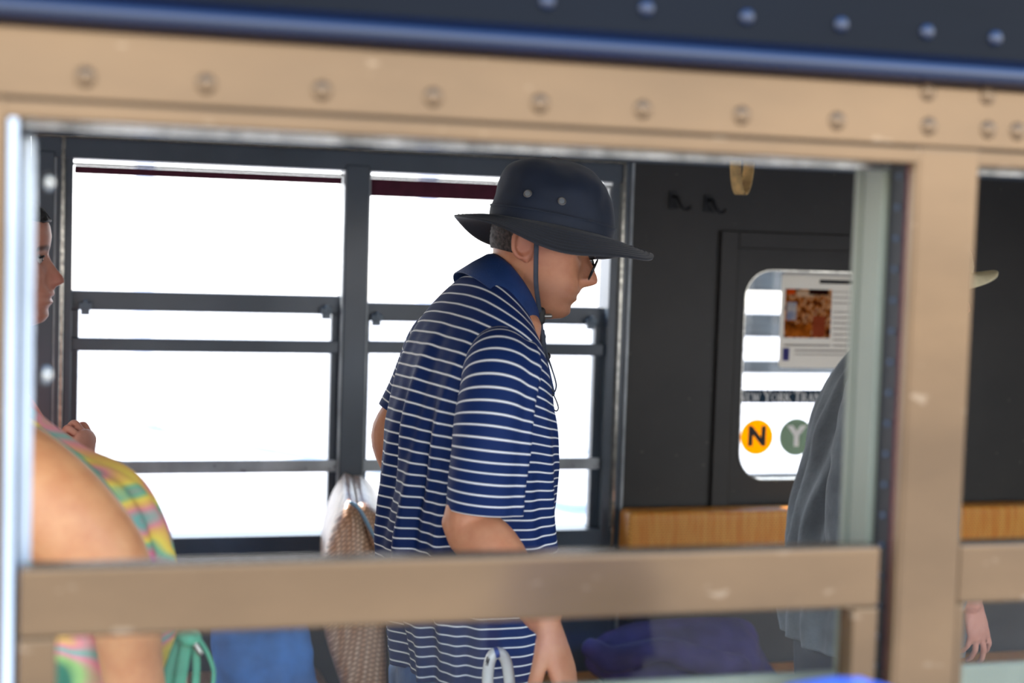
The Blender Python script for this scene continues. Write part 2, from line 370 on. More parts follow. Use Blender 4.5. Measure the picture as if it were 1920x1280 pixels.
# posts, jambs and sashes
def near_bay(i, sash_top, full):
    x0 = NX0 + i * NP; x1 = x0 + NW
    # post to the right of this opening
    if i != -1: box('window_post', x1 + 0.0, x1 + 0.063, -0.001, 0.10, 0.78, 1.703, M['bronze'], wf, 0.005, 3)
    if not full: return
    # layers of the right jamb from the outside in
    j = x1
    box('sash_stop', j - 0.003, j + 0.01, 0.002, 0.012, 0.78, 1.69, M['bronze'], wf, 0.001)
    box('felt_strip', j - 0.002, j + 0.01, 0.0125, 0.019, 0.78, 1.69, M['red'], wf, 0.0005)
    tr = box('sash_track', j - 0.0005, j + 0.01, 0.019, 0.052, 0.78, 1.69, M['black'], wf, 0.0005)
    bmx = bmesh.new(); bmesh.ops.create_uvsphere(bmx, u_segments=10, v_segments=6, radius=0.0028)
    s0 = from_bm('screw', bmx, M['dark'], tr, True)
    zz = [0.80 + 0.0292 * q for q in range(31)]
    for q, z in enumerate(zz):
        p = (j - 0.001, 0.034, z)
        if q == 0: s0.location = Vector(p) - WL[tr.name]; WL[s0.name] = Vector(p)
        else: copy_obj(s0, tr, p)
    box('inner_stop', j - 0.006, j + 0.01, 0.053, 0.092, 0.78, 1.69, M['green'], wf, 0.003, 3)
    box('stop_groove', j - 0.002, j + 0.01, 0.092, 0.098, 0.78, 1.69, M['black'], wf, 0)
    box('inner_casing', j - 0.005, j + 0.03, 0.098, 0.112, 0.78, 1.69, M['green'], wf, 0.002)
    # left jamb
    j = x0
    box('sash_stop', j - 0.02, j - 0.012, 0.002, 0.03, 0.78, 1.69, M['glarep'], wf, 0.003, 3)
    box('sash_track', j - 0.02, j - 0.010, 0.03, 0.05, 0.78, 1.69, M['black'], wf, 0.0005)
    box('inner_stop', j - 0.02, j + 0.0, 0.05, 0.078, 0.78, 1.675, M['glarep'], wf, 0.004, 3)
    box('inner_casing', j - 0.03, j - 0.002, 0.08, 0.112, 0.78, 1.69, M['dark'], wf, 0.002)
for i in range(-3, 5): near_bay(i, 0, i in (0, 1))
box('window_post', NX0 - 0.084, NX0 - 0.021, -0.001, 0.10, 0.78, 1.703, M['bronze'], wf, 0.005, 3)
for b_, kx in ((-0.0285, 1.640), (-0.0285, 1.478)):        # small round catches on the left inner stop
    bm = bmesh.new(); bmesh.ops.create_uvsphere(bm, u_segments=14, v_segments=8, radius=0.0055)
    for v in bm.verts: v.co = Vector((v.co.x + NX0 + 0.010, v.co.y * 0.7 + 0.085, v.co.z * 1.5 + kx))
    from_bm('window_catch', bm, M['edge'], wf, True)

def near_sash(n, x0, x1, ztop, lw=0.03):
    w = empty('window_%d' % n, ((x0 + x1) / 2, 0.02, 0.8), kind='structure')
    y0, y1 = 0.004, 0.032
    box('top_rail', x0, x1, y0, y1, ztop - 0.0575, ztop, M['bronze'], w, 0.004, 3)
    box('sash_stile', x0, x0 + lw, y0, y1, 0.79, ztop - 0.0575, M['bronze'], w, 0.003)
    box('sash_stile', x1 - 0.026, x1, y0, y1, 0.79, ztop - 0.0575, M['bronze'], w, 0.003)
    box('bottom_rail', x0 + lw, x1 - 0.026, y0, y1, 0.79, 0.85, M['bronze'], w, 0.003)
    box('glass_pane', x0 + lw - 0.002, x1 - 0.024, 0.020, 0.0235, 0.845, ztop - 0.056, M['glass'], w, 0)
    for z in (1.19, 0.93):
        box('guard_bar', NX0 + (0 if n == 1 else NP), NX0 + NW + (0 if n == 1 else NP), 0.086, 0.096, z - 0.036, z, M['green'], w, 0.003)
    return w
near_sash(1, -0.036, 0.7300, 1.3310)
near_sash(2, 0.8125, 1.575, 1.3310, 0.010)

# ---- back wall
wb_ = empty('wall_back', (1.0, YB, 0), kind='structure')
YO = YB + 0.12
LEDGE = 1.842
FX = {'l0': -0.012, 'm0': 0.7075, 'm1': 0.770, 'r1': 1.470}
box('upper_panel', -3.2, 4.6, YB, YO, LEDGE, 2.34, M['dark'], wb_, 0)
box('header_ledge', -3.2, 1.5, YB - 0.012, YB + 0.02, LEDGE - 0.006, LEDGE, M['edge'], wb_, 0.001)
box('window_header', -0.10, 1.5, YB - 0.004, YO - 0.02, 1.785, LEDGE - 0.006, M['dark'], wb_, 0.002)
box('dado_panel', -3.2, 4.6, YB, YO, -0.018, 0.74, M['dark'], wb_, 0)
box('sill_ledge', -0.8, 1.5, YB - 0.03, YB + 0.02, 0.738, 0.750, M['grey'], wb_, 0.003)
box('window_sill', -0.10, 1.5, YB, YO - 0.01, 0.750, 0.80, M['dark'], wb_, 0.003)
def pilaster(x0, x1):
    box('pilaster', x0, x1, YB - 0.012, YO - 0.03, 0.75, 1.80, M['dark'], wb_, 0.004, 3)
    for x in (x0, x1):
        box('pilaster_edge', x - 0.0045, x + 0.0045, YB - 0.004, YB + 0.02, 0.75, 1.785, M['grey'], wb_, 0.001)
pilaster(FX['m0'], FX['m1'])
pilaster(-0.100, -0.040)
box('jamb_bead', -0.024, -0.014, YB - 0.008, YB + 0.03, 0.75, 1.835, M['edge'], wb_, 0.002)
box('jamb_board', -0.04, -0.024, YB, YO - 0.03, 0.75, 1.835, M['dark'], wb_, 0.001)
box('jamb_board', -0.014, 0.006, YB + 0.004, YO - 0.03, 0.75, 1.80, M['dark'], wb_, 0.002)
box('jamb_board', 1.462, 1.486, YB - 0.002, YO - 0.03, 0.75, 1.835, M['dark'], wb_, 0.003)
box('jamb_bead', 1.490, 1.499, YB - 0.014, YB + 0.03, 0.75, 1.842, M['edge'], wb_, 0.002)
box('jamb_board', 1.499, 1.516, YB - 0.004, YO - 0.03, 0.0, 1.842, M['dark'], wb_, 0.002)
box('jamb_bead', 1.516, 1.524, YB - 0.010, YB + 0.03, 0.0, 1.842, M['grey'], wb_, 0.002)
def far_window(n, x0, x1, rail, shade_drop, rb):
    w = empty('window_%d' % n, ((x0 + x1) / 2, YB + 0.05, 0.8), kind='structure')
    yb = YB + 0.05
    box('top_rail', x0, x1, yb - 0.012, yb + 0.02, rail - 0.050, rail, M['dark'], w, 0.003)
    box('sash_stile', x0, x0 + 0.020, yb - 0.012, yb + 0.02, 0.80, rail - 0.05, M['dark'], w, 0.002)
    box('sash_stile', x1 - 0.024, x1, yb - 0.012, yb + 0.02, 0.80, rail - 0.05, M['dark'], w, 0.002)
    for a, zt, h, mm in ((0, rb, 0.034, 'dark'), (1, 1.003, 0.033, 'grey')):
        box('guard_bar', x0 - 0.002, x1 - 0.003, yb - 0.034, yb - 0.022, zt - h, zt, M[mm], w, 0.003)
    box('glass_pane', x0 + 0.01, x1 - 0.01, yb + 0.004, yb + 0.007, 0.80, rail - 0.03, M['glass2'], w, 0)
    box('roller_shade', x0 + 0.004, x1 - 0.006, yb - 0.02, yb - 0.008, 1.772 - shade_drop, 1.768, M['shade'], w, 0.003)
    box('shade_rail', x0 - 0.002, x1 - 0.002, yb - 0.028, yb - 0.006, 1.769, 1.776, M['edge'], w, 0.001)
    for sx in (x0 + 0.036, x1 - 0.042):
        bm = bmesh.new()
        bm_box(bm, sx - 0.016, sx + 0.016, yb - 0.036, yb - 0.010, rail - 0.048, rail - 0.031, 0.003)
        bm_box(bm, sx - 0.011, sx + 0.011, yb - 0.030, yb - 0.010, rail - 0.062, rail - 0.046, 0.002)
        bm_box(bm, sx - 0.005, sx + 0.005, yb - 0.042, yb - 0.028, rail - 0.042, rail - 0.024, 0.002)
        from_bm('sash_latch', bm, M['latch'], w)
    return w
far_window(3, 0.004, FX['m0'] + 0.001, 1.447, 0.024, 1.326)
far_window(4, FX['m1'] - 0.001, 1.464, 1.431, 0.052, 1.328)
# more openings to the left, past the frame
box('jamb_board', -0.86, -0.80, YB, YO, 0.74, 1.842, M['dark'], wb_, 0.002)
box('end_panel', -3.2, -2.40, YB, YO, 0.74, 1.842, M['dark'], wb_, 0.0)
box('jamb_board', -1.62, -1.56, YB, YO, 0.74, 1.842, M['dark'], wb_, 0.002)

# ---- panel wall with the door and its rounded window
DX0, DX1 = 1.795, 2.52
pw = box('pocket_panel', 1.524, DX0 + 0.07, YB + 0.004, YO, 0.0, LEDGE, M['wallp'], wb_, 0)
box('pocket_panel', DX1 - 0.07, 3.05, YB + 0.004, YO, 0.0, LEDGE, M['wallp'], wb_, 0)
box('end_panel', 3.80, 4.6, YB, YO, 0.74, LEDGE, M['wallp'], wb_, 0)
d = empty('door_1', ((DX0 + DX1) / 2, YB, 0.0), kind='structure')
zt1, zt2 = P(1500, 437, YB)[2], P(1500, 469, YB)[2]
wl, wr_ = 1.889, 2.315
wz1, wz0 = P(1500, 507, YB)[2], P(1440, 903, YB)[2]
def rounded(x0, x1, z0, z1, r, n=8):
    out = []
    for cx, cz, a0 in ((x1 - r, z1 - r, 0), (x0 + r, z1 - r, 90), (x0 + r, z0 + r, 180), (x1 - r, z0 + r, 270)):
        for q in range(n + 1):
            a = R_(a0 + 90 * q / n); out.append((cx + r * math.cos(a), cz + r * math.sin(a)))
    return out
def ring_panel(name, outer, inner, y0, y1, m, parent):
    n = len(outer); V = []
    for y in (y0, y1):
        for x, z in outer: V.append((x, y, z))
        for x, z in inner: V.append((x, y, z))
    F = []
    for j in range(n):
        k = (j + 1) % n
        F += [(j, k, n + k, n + j), (2 * n + j, 3 * n + j, 3 * n + k, 2 * n + k), (n + j, n + k, 3 * n + k, 3 * n + j), (j, 2 * n + j, 2 * n + k, k)]
    return mesh(name, V, F, m, parent, False)
inner = rounded(wl, wr_, wz0, wz1, 0.085)
def sq(x0, x1, z0, z1, inner):
    out = []; cx, cz = (x0 + x1) / 2, (z0 + z1) / 2
    ix0, ix1 = min(p[0] for p in inner), max(p[0] for p in inner); iz0, iz1 = min(p[1] for p in inner), max(p[1] for p in inner)
    for x, z in inner:
        u = (x - (ix0 + ix1) / 2) / ((ix1 - ix0) / 2); v = (z - (iz0 + iz1) / 2) / ((iz1 - iz0) / 2)
        m_ = max(abs(u), abs(v)); out.append((cx + u / m_ * (x1 - x0) / 2, cz + v / m_ * (z1 - z0) / 2))
    return out
ring_panel('door_panel', sq(DX0 + 0.058, DX1 - 0.058, 0.02, zt2 + 0.001, inner), inner, YB + 0.024, YB + 0.06, M['wallp'], d)
box('door_frame', DX0, DX0 + 0.056, YB - 0.012, YB + 0.03, 0.0, zt1, M['wallp'], d, 0.004)
box('door_frame', DX1 - 0.056, DX1, YB - 0.012, YB + 0.03, 0.0, zt1, M['wallp'], d, 0.004)
box('door_frame', DX0 + 0.056, DX1 - 0.056, YB - 0.0115, YB + 0.03, zt2, zt1, M['wallp'], d, 0.004)
box('overdoor_panel', DX0 + 0.07, DX1 - 0.07, YB + 0.004, YO, zt1 - 0.01, LEDGE, M['wallp'], d, 0)
inn2 = rounded(wl + 0.004, wr_ - 0.004, wz0 + 0.004, wz1 - 0.004, 0.081)
ring_panel('window_bead', inner, inn2, YB + 0.020, YB + 0.052, M['edge'], d)
mesh('window_glass', [(x, YB + 0.048, z) for x, z in inn2], [tuple(range(len(inn2)))], M['glass2'], d, False)

# ---- coat hooks on the panel
def hook(px, py, label):
    p = P(px, py, YB)
    h = empty('coat_hook', (p[0], YB + 0.004, p[2]), label, 'hook', 'coat hooks on the dark panel')
    box('base_plate', p[0] - 0.012, p[0] + 0.012, YB - 0.002, YB + 0.004, p[2] - 0.02, p[2] + 0.03, M['black'], h, 0.002)
    V, F = tube([(p[0], YB, p[2] + 0.015), (p[0] + 0.004, YB - 0.02, p[2] + 0.012), (p[0] + 0.012, YB - 0.034, p[2] - 0.012), (p[0] + 0.026, YB - 0.036, p[2] - 0.022), (p[0] + 0.036, YB - 0.045, p[2] - 0.014)], [0.006, 0.006, 0.005, 0.004, 0.005], 10, 18)
    mesh('hook_arm', V, F, M['black'], h)
hook(1262, 378, 'black coat hook on the dark panel, nearer the man in the hat')
hook(1328, 384, 'black coat hook on the dark panel, nearer the hanging strap loop')

# ---- decals and the notice on the door glass
YD = YB + 0.044
def disc(name, cx, cz, r, y, m, parent=None, n=40, th=0.001):
    V = []; 
    for yy in (y, y + th): V += [(cx + r * math.cos(2 * math.pi * q / n), yy, cz + r * math.sin(2 * math.pi * q / n)) for q in range(n)]
    F = [tuple(range(n)), tuple(range(n, 2 * n))[::-1]] + [(q, n + q, n + (q + 1) % n, (q + 1) % n) for q in range(n)]
    return mesh(name, V, F, m, parent, False)
def text_mesh(name, s, x, y, z, h, m, parent, align='CENTER', bold=0.0, th=0.0006):
    c = bpy.data.curves.new('t', 'FONT'); c.body = s; c.align_x = align; c.align_y = 'CENTER'; c.size = h / 0.70; c.extrude = th / 2; c.offset = bold
    o = bpy.data.objects.new('t', c); COL.objects.link(o); bpy.context.view_layer.update()
    me = bpy.data.meshes.new_from_object(o.evaluated_get(bpy.context.evaluated_depsgraph_get()))
    V = np.array([v.co[:] for v in me.vertices]); F = [tuple(p.vertices) for p in me.polygons]
    bpy.data.objects.remove(o); bpy.data.curves.remove(c); bpy.data.meshes.remove(me)
    W_ = np.c_[V[:, 0] + x, np.full(len(V), y) - V[:, 2], V[:, 1] + z]
    return mesh(name, W_, F, m, parent, False)
def roundel(px, py, rpx, film_m, letter, lm, label):
    p = P(px, py, YD); q = P(px + rpx, py, YD); r = q[0] - p[0]
    o = empty('letter_decal', (p[0], YD, p[2]), label, 'decal', 'round letter decals on the door glass')
    cx = max(p[0], wl + 0.006 + 0.0)
    disc('roundel', p[0], p[2], r, YD, film_m, o)
    text_mesh('letter', letter, p[0], YD - 0.0012, p[2], r * 1.02, lm, o, bold=0.004)
M['f_yel'] = film('yellow_film', (0.95, 0.52, 0.01, 1), (0.9, 0.55, 0.0, 1), 0.2)
M['f_grn'] = film('green_film', (0.26, 0.32, 0.25, 1), (0.35, 0.42, 0.33, 1), 0.25)
M['f_band'] = film('band_film', (0.04, 0.075, 0.11, 1), (0.06, 0.10, 0.14, 1), 0.5)
M['ink'] = paint('black_ink', srgb(26, 26, 26), rough=0.6)
M['wink'] = paint('white_ink', (0.9, 0.92, 0.92, 1), rough=0.8, var=0.02)
roundel(1419, 819, 30.5, M['f_yel'], 'N', M['ink'], 'yellow round decal with a black letter N on the door glass')
roundel(1493, 819, 31.5, M['f_grn'], 'Y', M['wink'], 'grey green round decal with a white letter Y on the door glass')
# banner strip with small-cap serif lettering
b0 = P(1400, 731, YD); b1 = P(1400, 754, YD)
bx0, bx1 = wl + 0.005, wr_ - 0.005; bz0, bz1 = b1[2] - 0.001, b0[2] + 0.001
bn = empty('lettered_banner', ((bx0 + bx1) / 2, YD, bz0), 'slate blue strip reading NEW YORK TRANSIT across the door glass', 'banner')
box('strip', bx0, bx1, YD, YD + 0.001, bz0, bz1, M['f_band'], bn, 0)
GL = {  # stroke lists: (x0,y0,x1,y1,w); unit cap height, advance
 'N': ([(0.12,0,0.12,1,0.06),(0.12,1,0.68,0,0.15),(0.68,0,0.68,1,0.06),(0,0,0.26,0,0.06),(0,1,0.2,1,0.06),(0.55,1,0.8,1,0.06)], 0.86),
 'E': ([(0.14,0,0.14,1,0.14),(0.02,0,0.6,0,0.06),(0.02,1,0.58,1,0.06),(0.14,0.52,0.45,0.52,0.05),(0.6,0,0.62,0.2,0.05),(0.57,1,0.58,0.82,0.05)], 0.70),
 'W': ([(0.08,1,0.32,0,0.14),(0.32,0,0.54,1,0.06),(0.5,1,0.76,0,0.14),(0.76,0,1.0,1,0.06),(0,1,0.2,1,0.06),(0.9,1,1.1,1,0.06)], 1.10),
 'Y': ([(0.08,1,0.4,0.45,0.14),(0.4,0.45,0.72,1,0.06),(0.4,0,0.4,0.46,0.14),(0.26,0,0.54,0,0.06),(0,1,0.22,1,0.06),(0.6,1,0.82,1,0.06)], 0.80),
 'O': ('o', 0.90),
 'R': ([(0.14,0,0.14,1,0.14),(0,0,0.28,0,0.06),(0.02,1,0.4,1,0.06),(0.4,1,0.56,0.86,0.12),(0.56,0.86,0.56,0.68,0.13),(0.56,0.66,0.4,0.5,0.10),(0.14,0.5,0.42,0.5,0.05),(0.34,0.5,0.68,0,0.14)], 0.78),
 'K': ([(0.14,0,0.14,1,0.14),(0,0,0.28,0,0.06),(0,1,0.28,1,0.06),(0.2,0.45,0.66,1,0.06),(0.3,0.58,0.70,0,0.14),(0.6,0,0.84,0,0.06),(0.54,1,0.78,1,0.06)], 0.86),
 'T': ([(0.35,0,0.35,1,0.14),(0.2,0,0.5,0,0.06),(0.02,1,0.68,1,0.07),(0.02,1,0.02,0.78,0.05),(0.68,1,0.68,0.78,0.05)], 0.74),
 'A': ([(0.1,0,0.4,1,0.06),(0.4,1,0.7,0,0.14),(0.2,0.34,0.58,0.34,0.05),(0,0,0.2,0,0.06),(0.56,0,0.84,0,0.06)], 0.84),
 'S': ([(0.5,0.84,0.36,0.98,0.08),(0.36,0.98,0.16,0.92,0.10),(0.12,0.92,0.12,0.68,0.12),(0.12,0.66,0.5,0.38,0.13),(0.5,0.36,0.5,0.12,0.12),(0.46,0.08,0.24,0.02,0.10),(0.24,0.02,0.08,0.16,0.08)], 0.64),
 'I': ([(0.18,0,0.18,1,0.14),(0.04,0,0.32,0,0.06),(0.04,1,0.32,1,0.06)], 0.38)}
def glyph(ch, x, z, h, y, V, F):
    st, adv = GL[ch]
    if st == 'o':
        n = 24; o = len(V)
        for q in range(n):
            a = 2 * math.pi * q / n; V += [(x + h * (0.43 + 0.42 * math.cos(a)), y, z + h * (0.5 + 0.53 * math.sin(a))), (x + h * (0.43 + 0.28 * math.cos(a)), y, z + h * (0.5 + 0.46 * math.sin(a)))]
        for q in range(n):
            k = (q + 1) % n; F.append((o + 2 * q, o + 2 * k, o + 2 * k + 1, o + 2 * q + 1))
    else:
        for x0, z0, x1, z1, w in st:
            dx, dz = x1 - x0, z1 - z0; L = math.hypot(dx, dz); w = w * 1.25 + .03; nx, nz = -dz / L * w / 2, dx / L * w / 2; o = len(V)
            for a, b in ((x0 + nx, z0 + nz), (x1 + nx, z1 + nz), (x1 - nx, z1 - nz), (x0 - nx, z0 - nz)): V.append((x + h * a, y, z + h * b))
            F.append((o, o + 1, o + 2, o + 3))
    return adv * h
bh = (bz1 - bz0); xx = bx0 - 0.004; V = []; F = []
for w_ in ('NEW', 'YORK', 'TRANSIT'):
    for q, ch in enumerate(w_):
        h = bh * (0.80 if q == 0 else 0.64); xx += glyph(ch, xx, bz0 + bh * 0.10, h, YD - 0.0012, V, F) + bh * 0.03
    xx += bh * 0.22
V = [(min(max(x, bx0 - 0.002), bx1), y, z) for x, y, z in V]
mesh('lettering', V, F, M['wink'], bn, False)
# printed notice
p0 = P(1466, 509, YD); p1 = P(1462, 689, YD)
nx0, nx1, nz1, nz0 = p0[0], wr_ - 0.02, p0[2], p1[2]
nt = empty('printed_notice', ((nx0 + nx1) / 2, YD, nz0), 'white paper notice with an orange photograph taped inside the door glass', 'notice')
M['paper'] = paper('notice_paper', (0.62, 0.60, 0.56, 1), (0.56, 0.54, 0.50, 1), 6)
op = rounded(nx0, nx1, nz0, nz1, 0.012, 4)
n_ = len(op)
mesh('sheet', [(x, YD - 0.003, z) for x, z in op] + [(x, YD - 0.0025, z) for x, z in op], [tuple(range(n_)), tuple(range(n_, 2 * n_))[::-1]] + [(q, n_ + q, n_ + (q + 1) % n_, (q + 1) % n_) for q in range(n_)], M['paper'], nt, False)
def patch(name, a, b, c, e_, m, lift=0.0004):        # pixel rectangle on the notice
    q0 = P(a, b, YD - 0.003); q1 = P(c, e_, YD - 0.003)
    return box(name, q0[0], q1[0], YD - 0.0030 - lift, YD - 0.0029, q1[2], q0[2], m, nt, 0)
M['photo'] = paper('photo_print', None, scale=48, stretch=(1.4, 1, 1.0), ramp=[(0.30, srgb(40, 22, 16)), (0.42, srgb(120, 60, 28)), (0.5, srgb(205, 120, 50)), (0.56, srgb(236, 190, 140)), (0.64, srgb(110, 50, 30)), (0.75, srgb(225, 90, 30))])
M['photo2'] = paper('photo_print_seats', None, scale=30, stretch=(1, 1, 0.7), ramp=[(0.35, srgb(60, 30, 14)), (0.5, srgb(190, 100, 30)), (0.68, srgb(226, 130, 44))])
M['photo3'] = paper('photo_print_light', None, scale=22, stretch=(1, 1, 1), ramp=[(0.35, srgb(250, 240, 220)), (0.6, srgb(160, 170, 200))])
patch('photograph', 1473, 541, 1556, 634, M['photo'])
patch('photograph_seats', 1474, 606, 1520, 631, M['photo2'], 0.0007)
patch('photograph_window', 1476, 566, 1492, 600, M['photo3'], 0.0008)
patch('photograph_ceiling', 1494, 545, 1526, 556, paper('photo_print_cream', srgb(236, 206, 170)), 0.0007)
patch('photograph_vent', 1517, 542, 1553, 553, paper('photo_print_dark', srgb(50, 22, 18)), 0.0009)
patch('photograph_aisle', 1524, 592, 1546, 632, paper('photo_print_aisle', srgb(196, 96, 60), srgb(150, 66, 40), 30), 0.0008)
patch('photograph_strap', 1476, 542, 1490, 552, paper('photo_print_red', srgb(240, 90, 30)), 0.0008)
M['pink'] = paper('notice_ink_black', (0.02, 0.02, 0.03, 1)); M['ptxt'] = paper('notice_ink_grey', (0.30, 0.27, 0.26, 1)); M['pblue'] = paper('notice_ink_blue', (0.10, 0.10, 0.32, 1))
patch('title_strip', 1537, 524, 1640, 534, M['pink'])
for q in range(10):
    yy = 546 + q * 10.5 + (6 if q > 2 else 0)
    patch('text_line', 1562, yy, 1640 - (q * 7) % 18, yy + 3.2, M['ptxt'])
patch('text_line', 1470, 645, 1556, 649, M['ptxt']); patch('text_line', 1490, 655, 1590, 659, M['ptxt']); patch('text_line', 1490, 663, 1600, 666, M['ptxt'])
patch('notice_badge', 1468, 652, 1479, 676, M['pblue'])

# ---- outside beyond the back wall: a slatted platform screen and a pale building
M['slat'] = paint('weathered_grey_board', srgb(112, 112, 104), rough=0.7, var=0.3, scale=6, stretch=(0.5, 1, 3))
YS = 4.6
sc = empty('platform_screen', (3.0, YS, -0.02), 'grey slatted platform screen seen through the door glass', 'screen')
for a, b in ((505, 546), (588, 632), (676, 700), (888, 922)):
    z1_, z0_ = P(1430, a, YS)[2], P(1430, b, YS)[2]
    box('slat', 2.05, 4.4, YS, YS + 0.03, z0_, z1_, M['slat'], sc, 0.003)
for x in (3.15, 4.35): box('screen_post', x, x + 0.08, YS + 0.031, YS + 0.11, -0.02, 1.75, M['slat'], sc, 0.004)
M['pale'] = paint('pale_stone', srgb(238, 236, 238), rough=0.8, var=0.03, scale=2)
M['pale2'] = paint('pale_column', srgb(226, 222, 232), rough=0.8, var=0.03, scale=2)
for px, lb in ((270, 'beyond the left pane of the back wall'), (800, 'beyond the man in the hat')):
    p = P(px, 430, 12.0)
    c = empty('platform_column', (p[0], 12.0, -0.02), 'pale slim platform column almost lost in glare ' + lb, 'column', 'far platform columns')
    box('shaft', p[0] - 0.08, p[0] + 0.08, 11.92, 12.08, 0.05, 3.6, M['pale2'], c, 0.01)
    box('base', p[0] - 0.14, p[0] + 0.14, 11.86, 12.14, -0.02, 0.05, M['pale2'], c, 0.01)
    box('capital', p[0] - 0.16, p[0] + 0.16, 11.84, 12.16, 3.6, 3.7, M['pale2'], c, 0.01)

# ================================================================== people
HV  = [-.118,-.110,-.097,-.082,-.070,-.062,-.054,-.042,-.025,-.010,.010,.025,.040,.060,.080,.100,.120,.132,.138]
HF  = [.064,.084,.094,.090,.0985,.0965,.1005,.096,.091,.088,.086,.087,.0945,.096,.092,.082,.061,.035,.010]
HB  = [.034,.018,.002,-.014,-.034,-.048,-.058,-.072,-.082,-.090,-.096,-.099,-.100,-.099,-.094,-.084,-.064,-.040,-.015]
HWD = [.018,.034,.047,.055,.059,.0615,.063,.066,.069,.071,.073,.074,.0755,.077,.076,.069,.052,.030,.010]
NV  = [-.048,-.041,-.033,-.027,-.018,.0,.014,.026,.040]
NN  = [0,.016,.030,.0335,.0315,.021,.012,.005,0]
NS  = [.014,.018,.0185,.017,.014,.012,.011,.010,.010]
class Head:
    def __init__(s, E, yaw, pitch, k=1.0, kv=1.0, prof=None):
        s.E = np.array(E, float); s.k = k; s.kv = kv
        F = np.array([math.cos(R_(yaw)), math.sin(R_(yaw)), 0]); L = np.array([-math.sin(R_(yaw)), math.cos(R_(yaw)), 0]); U = np.array([0, 0, 1.0])
        p = R_(pitch); s.F = F * math.cos(p) - U * math.sin(p); s.U = U * math.cos(p) + F * math.sin(p); s.L = L
        s.prof = prof or {}
    def w(s, u, y, v):
        return s.E + s.k * (np.multiply.outer(u, s.F) + np.multiply.outer(y, s.L) + np.multiply.outer(v, s.U) * s.kv)
    def local(s, V):
        D = (V - s.E) / s.k; return D @ s.F, D @ s.L, D @ s.U / s.kv
    def surf(s, grow=0.0, v0=-.118, v1=.138, ns=70, na=64):
        vs = np.linspace(v0, v1, ns); th = np.linspace(0, 2 * math.pi, na, endpoint=False)
        f = np.interp(vs, HV, s.prof.get('f', HF)) + grow; b = np.interp(vs, HV, HB) * s.prof.get('b', 1.0) - grow; w = np.interp(vs, HV, HWD) + grow
        ker = np.array([1, 2, 3, 2, 1]) / 9.0
        sm = lambda a: np.convolve(np.r_[a[0], a[0], a, a[-1], a[-1]], ker, 'valid')
        b = sm(b); w = sm(w)
        n = np.interp(vs, NV, s.prof.get('n', NN)); sg = np.interp(vs, NV, NS)
        rings = []; tp = s.prof.get('top', 1.0)
        for i, v in enumerate(vs):
            mid = b[i] + (f[i] - b[i]) * 0.52
            c, q = np.cos(th), np.sin(th); p = 2.35
            x = mid + np.where(c > 0, f[i] - mid, mid - b[i]) * np.sign(c) * np.abs(c) ** (2 / p)
            y = w[i] * np.sign(q) * np.abs(q) ** (2 / p)
            if grow < 0.002:
                fr = np.clip(c * 1.6, 0, 1)
                x = x + n[i] * np.exp(-np.abs(y / sg[i]) ** 2.6) * fr
                eye = np.exp(-((v - .017) / .012) ** 2) * np.exp(-((np.abs(y) - .032) / .016) ** 2)
                x = x - .010 * eye * fr
                x = x - .005 * np.exp(-((v + .036) / .012) ** 2) * np.exp(-((np.abs(y) - .024) / .007) ** 2) * fr   # fold beside nose
                x = x - .004 * np.exp(-((v + .062) / .004) ** 2) * np.exp(-(y / .022) ** 2) * fr                      # mouth line
                y = y * (1 - .07 * np.exp(-((v + .045) / .03) ** 2) * np.clip(c, 0, 1))
            vv = v
            if tp < 1 and v > .02:                      # pressed flat inside a hat
                g_ = min((v - .02) / .02, 1.0); x = .005 + (x - .005) * (1 - .16 * g_); y = y * (1 - .16 * g_); vv = .02 + (v - .02) * tp
            rings.append(s.w(x, y, np.full(na, vv)))
        return rings_mesh(rings)
    def ear(s, side):
        y0 = side * 0.070; cu, cv = -0.010, 0.003
        prt = []
        # concha plate
        pts = [(cu, y0 + side * .004, cv - .026), (cu - .004, y0 + side * .009, cv), (cu - .008, y0 + side * .010, cv + .022)]
        V, F = tube([s.w(*p) for p in pts], [(.005, .013), (.006, .019), (.005, .017)], 14, 10, ref=s.L)
        prt.append((V, F))
        rim = []
        for a in np.linspace(-60, 235, 16):
            rr = 1.0; A = R_(a)
            du = -.019 * math.sin(R_(a)) if False else None
            rim.append(s.w(cu - .006 - .017 * math.cos(R_(a - 90)) * 0 - .018 * math.sin(R_(a)) * 0 + .018 * math.cos(A + math.pi / 2 + 0.35), y0 + side * (.012 + .005 * max(0, -math.cos(A + math.pi / 2))), cv + .002 + .031 * math.sin(A + math.pi / 2 + 0.35)))
        prt.append(tube(rim, [.0042] * len(rim), 10, 40, ref=s.L))
        prt.append(tube([s.w(cu + .006, y0 + side * .008, cv - .022), s.w(cu + .004, y0 + side * .010, cv - .031)], [.007, .006], 10, 6, ref=s.L, smoothp=False))
        prt.append(tube([s.w(cu + .009, y0 + side * .004, cv - .008), s.w(cu + .009, y0 + side * .008, cv + .002)], [.004, .004], 8, 5, ref=s.U, smoothp=False))
        return prt
    def paint(s, o, brow=True, lip=1.0, beard=0.0):
        V = verts_world(o); u, y, v = s.local(V); ay = np.abs(y)
        near = (u > .05) & (v > -.12) & (v < .12)
        lp = np.exp(-((v + .062) / .0085) ** 4) * np.exp(-(ay / .023) ** 4) * (u > .075)
        ear = np.exp(-((u + .012) / .03) ** 2) * (ay > .068) * (np.abs(v) < .045)
        nose = np.exp(-((v + .028) / .018) ** 2) * np.exp(-(y / .02) ** 2) * (u > .095)
        dk = np.zeros(len(V))
        if brow: dk = np.exp(-((v - .037 + (ay - .03) ** 2 * 6) / .0055) ** 4) * ((ay > .010) & (ay < .052)) * (u > .05) * 0.8
        dk = np.maximum(dk, beard * np.exp(-((v + .085) / .035) ** 4) * (u > .0) * (v < -.04) * (ay < .08))
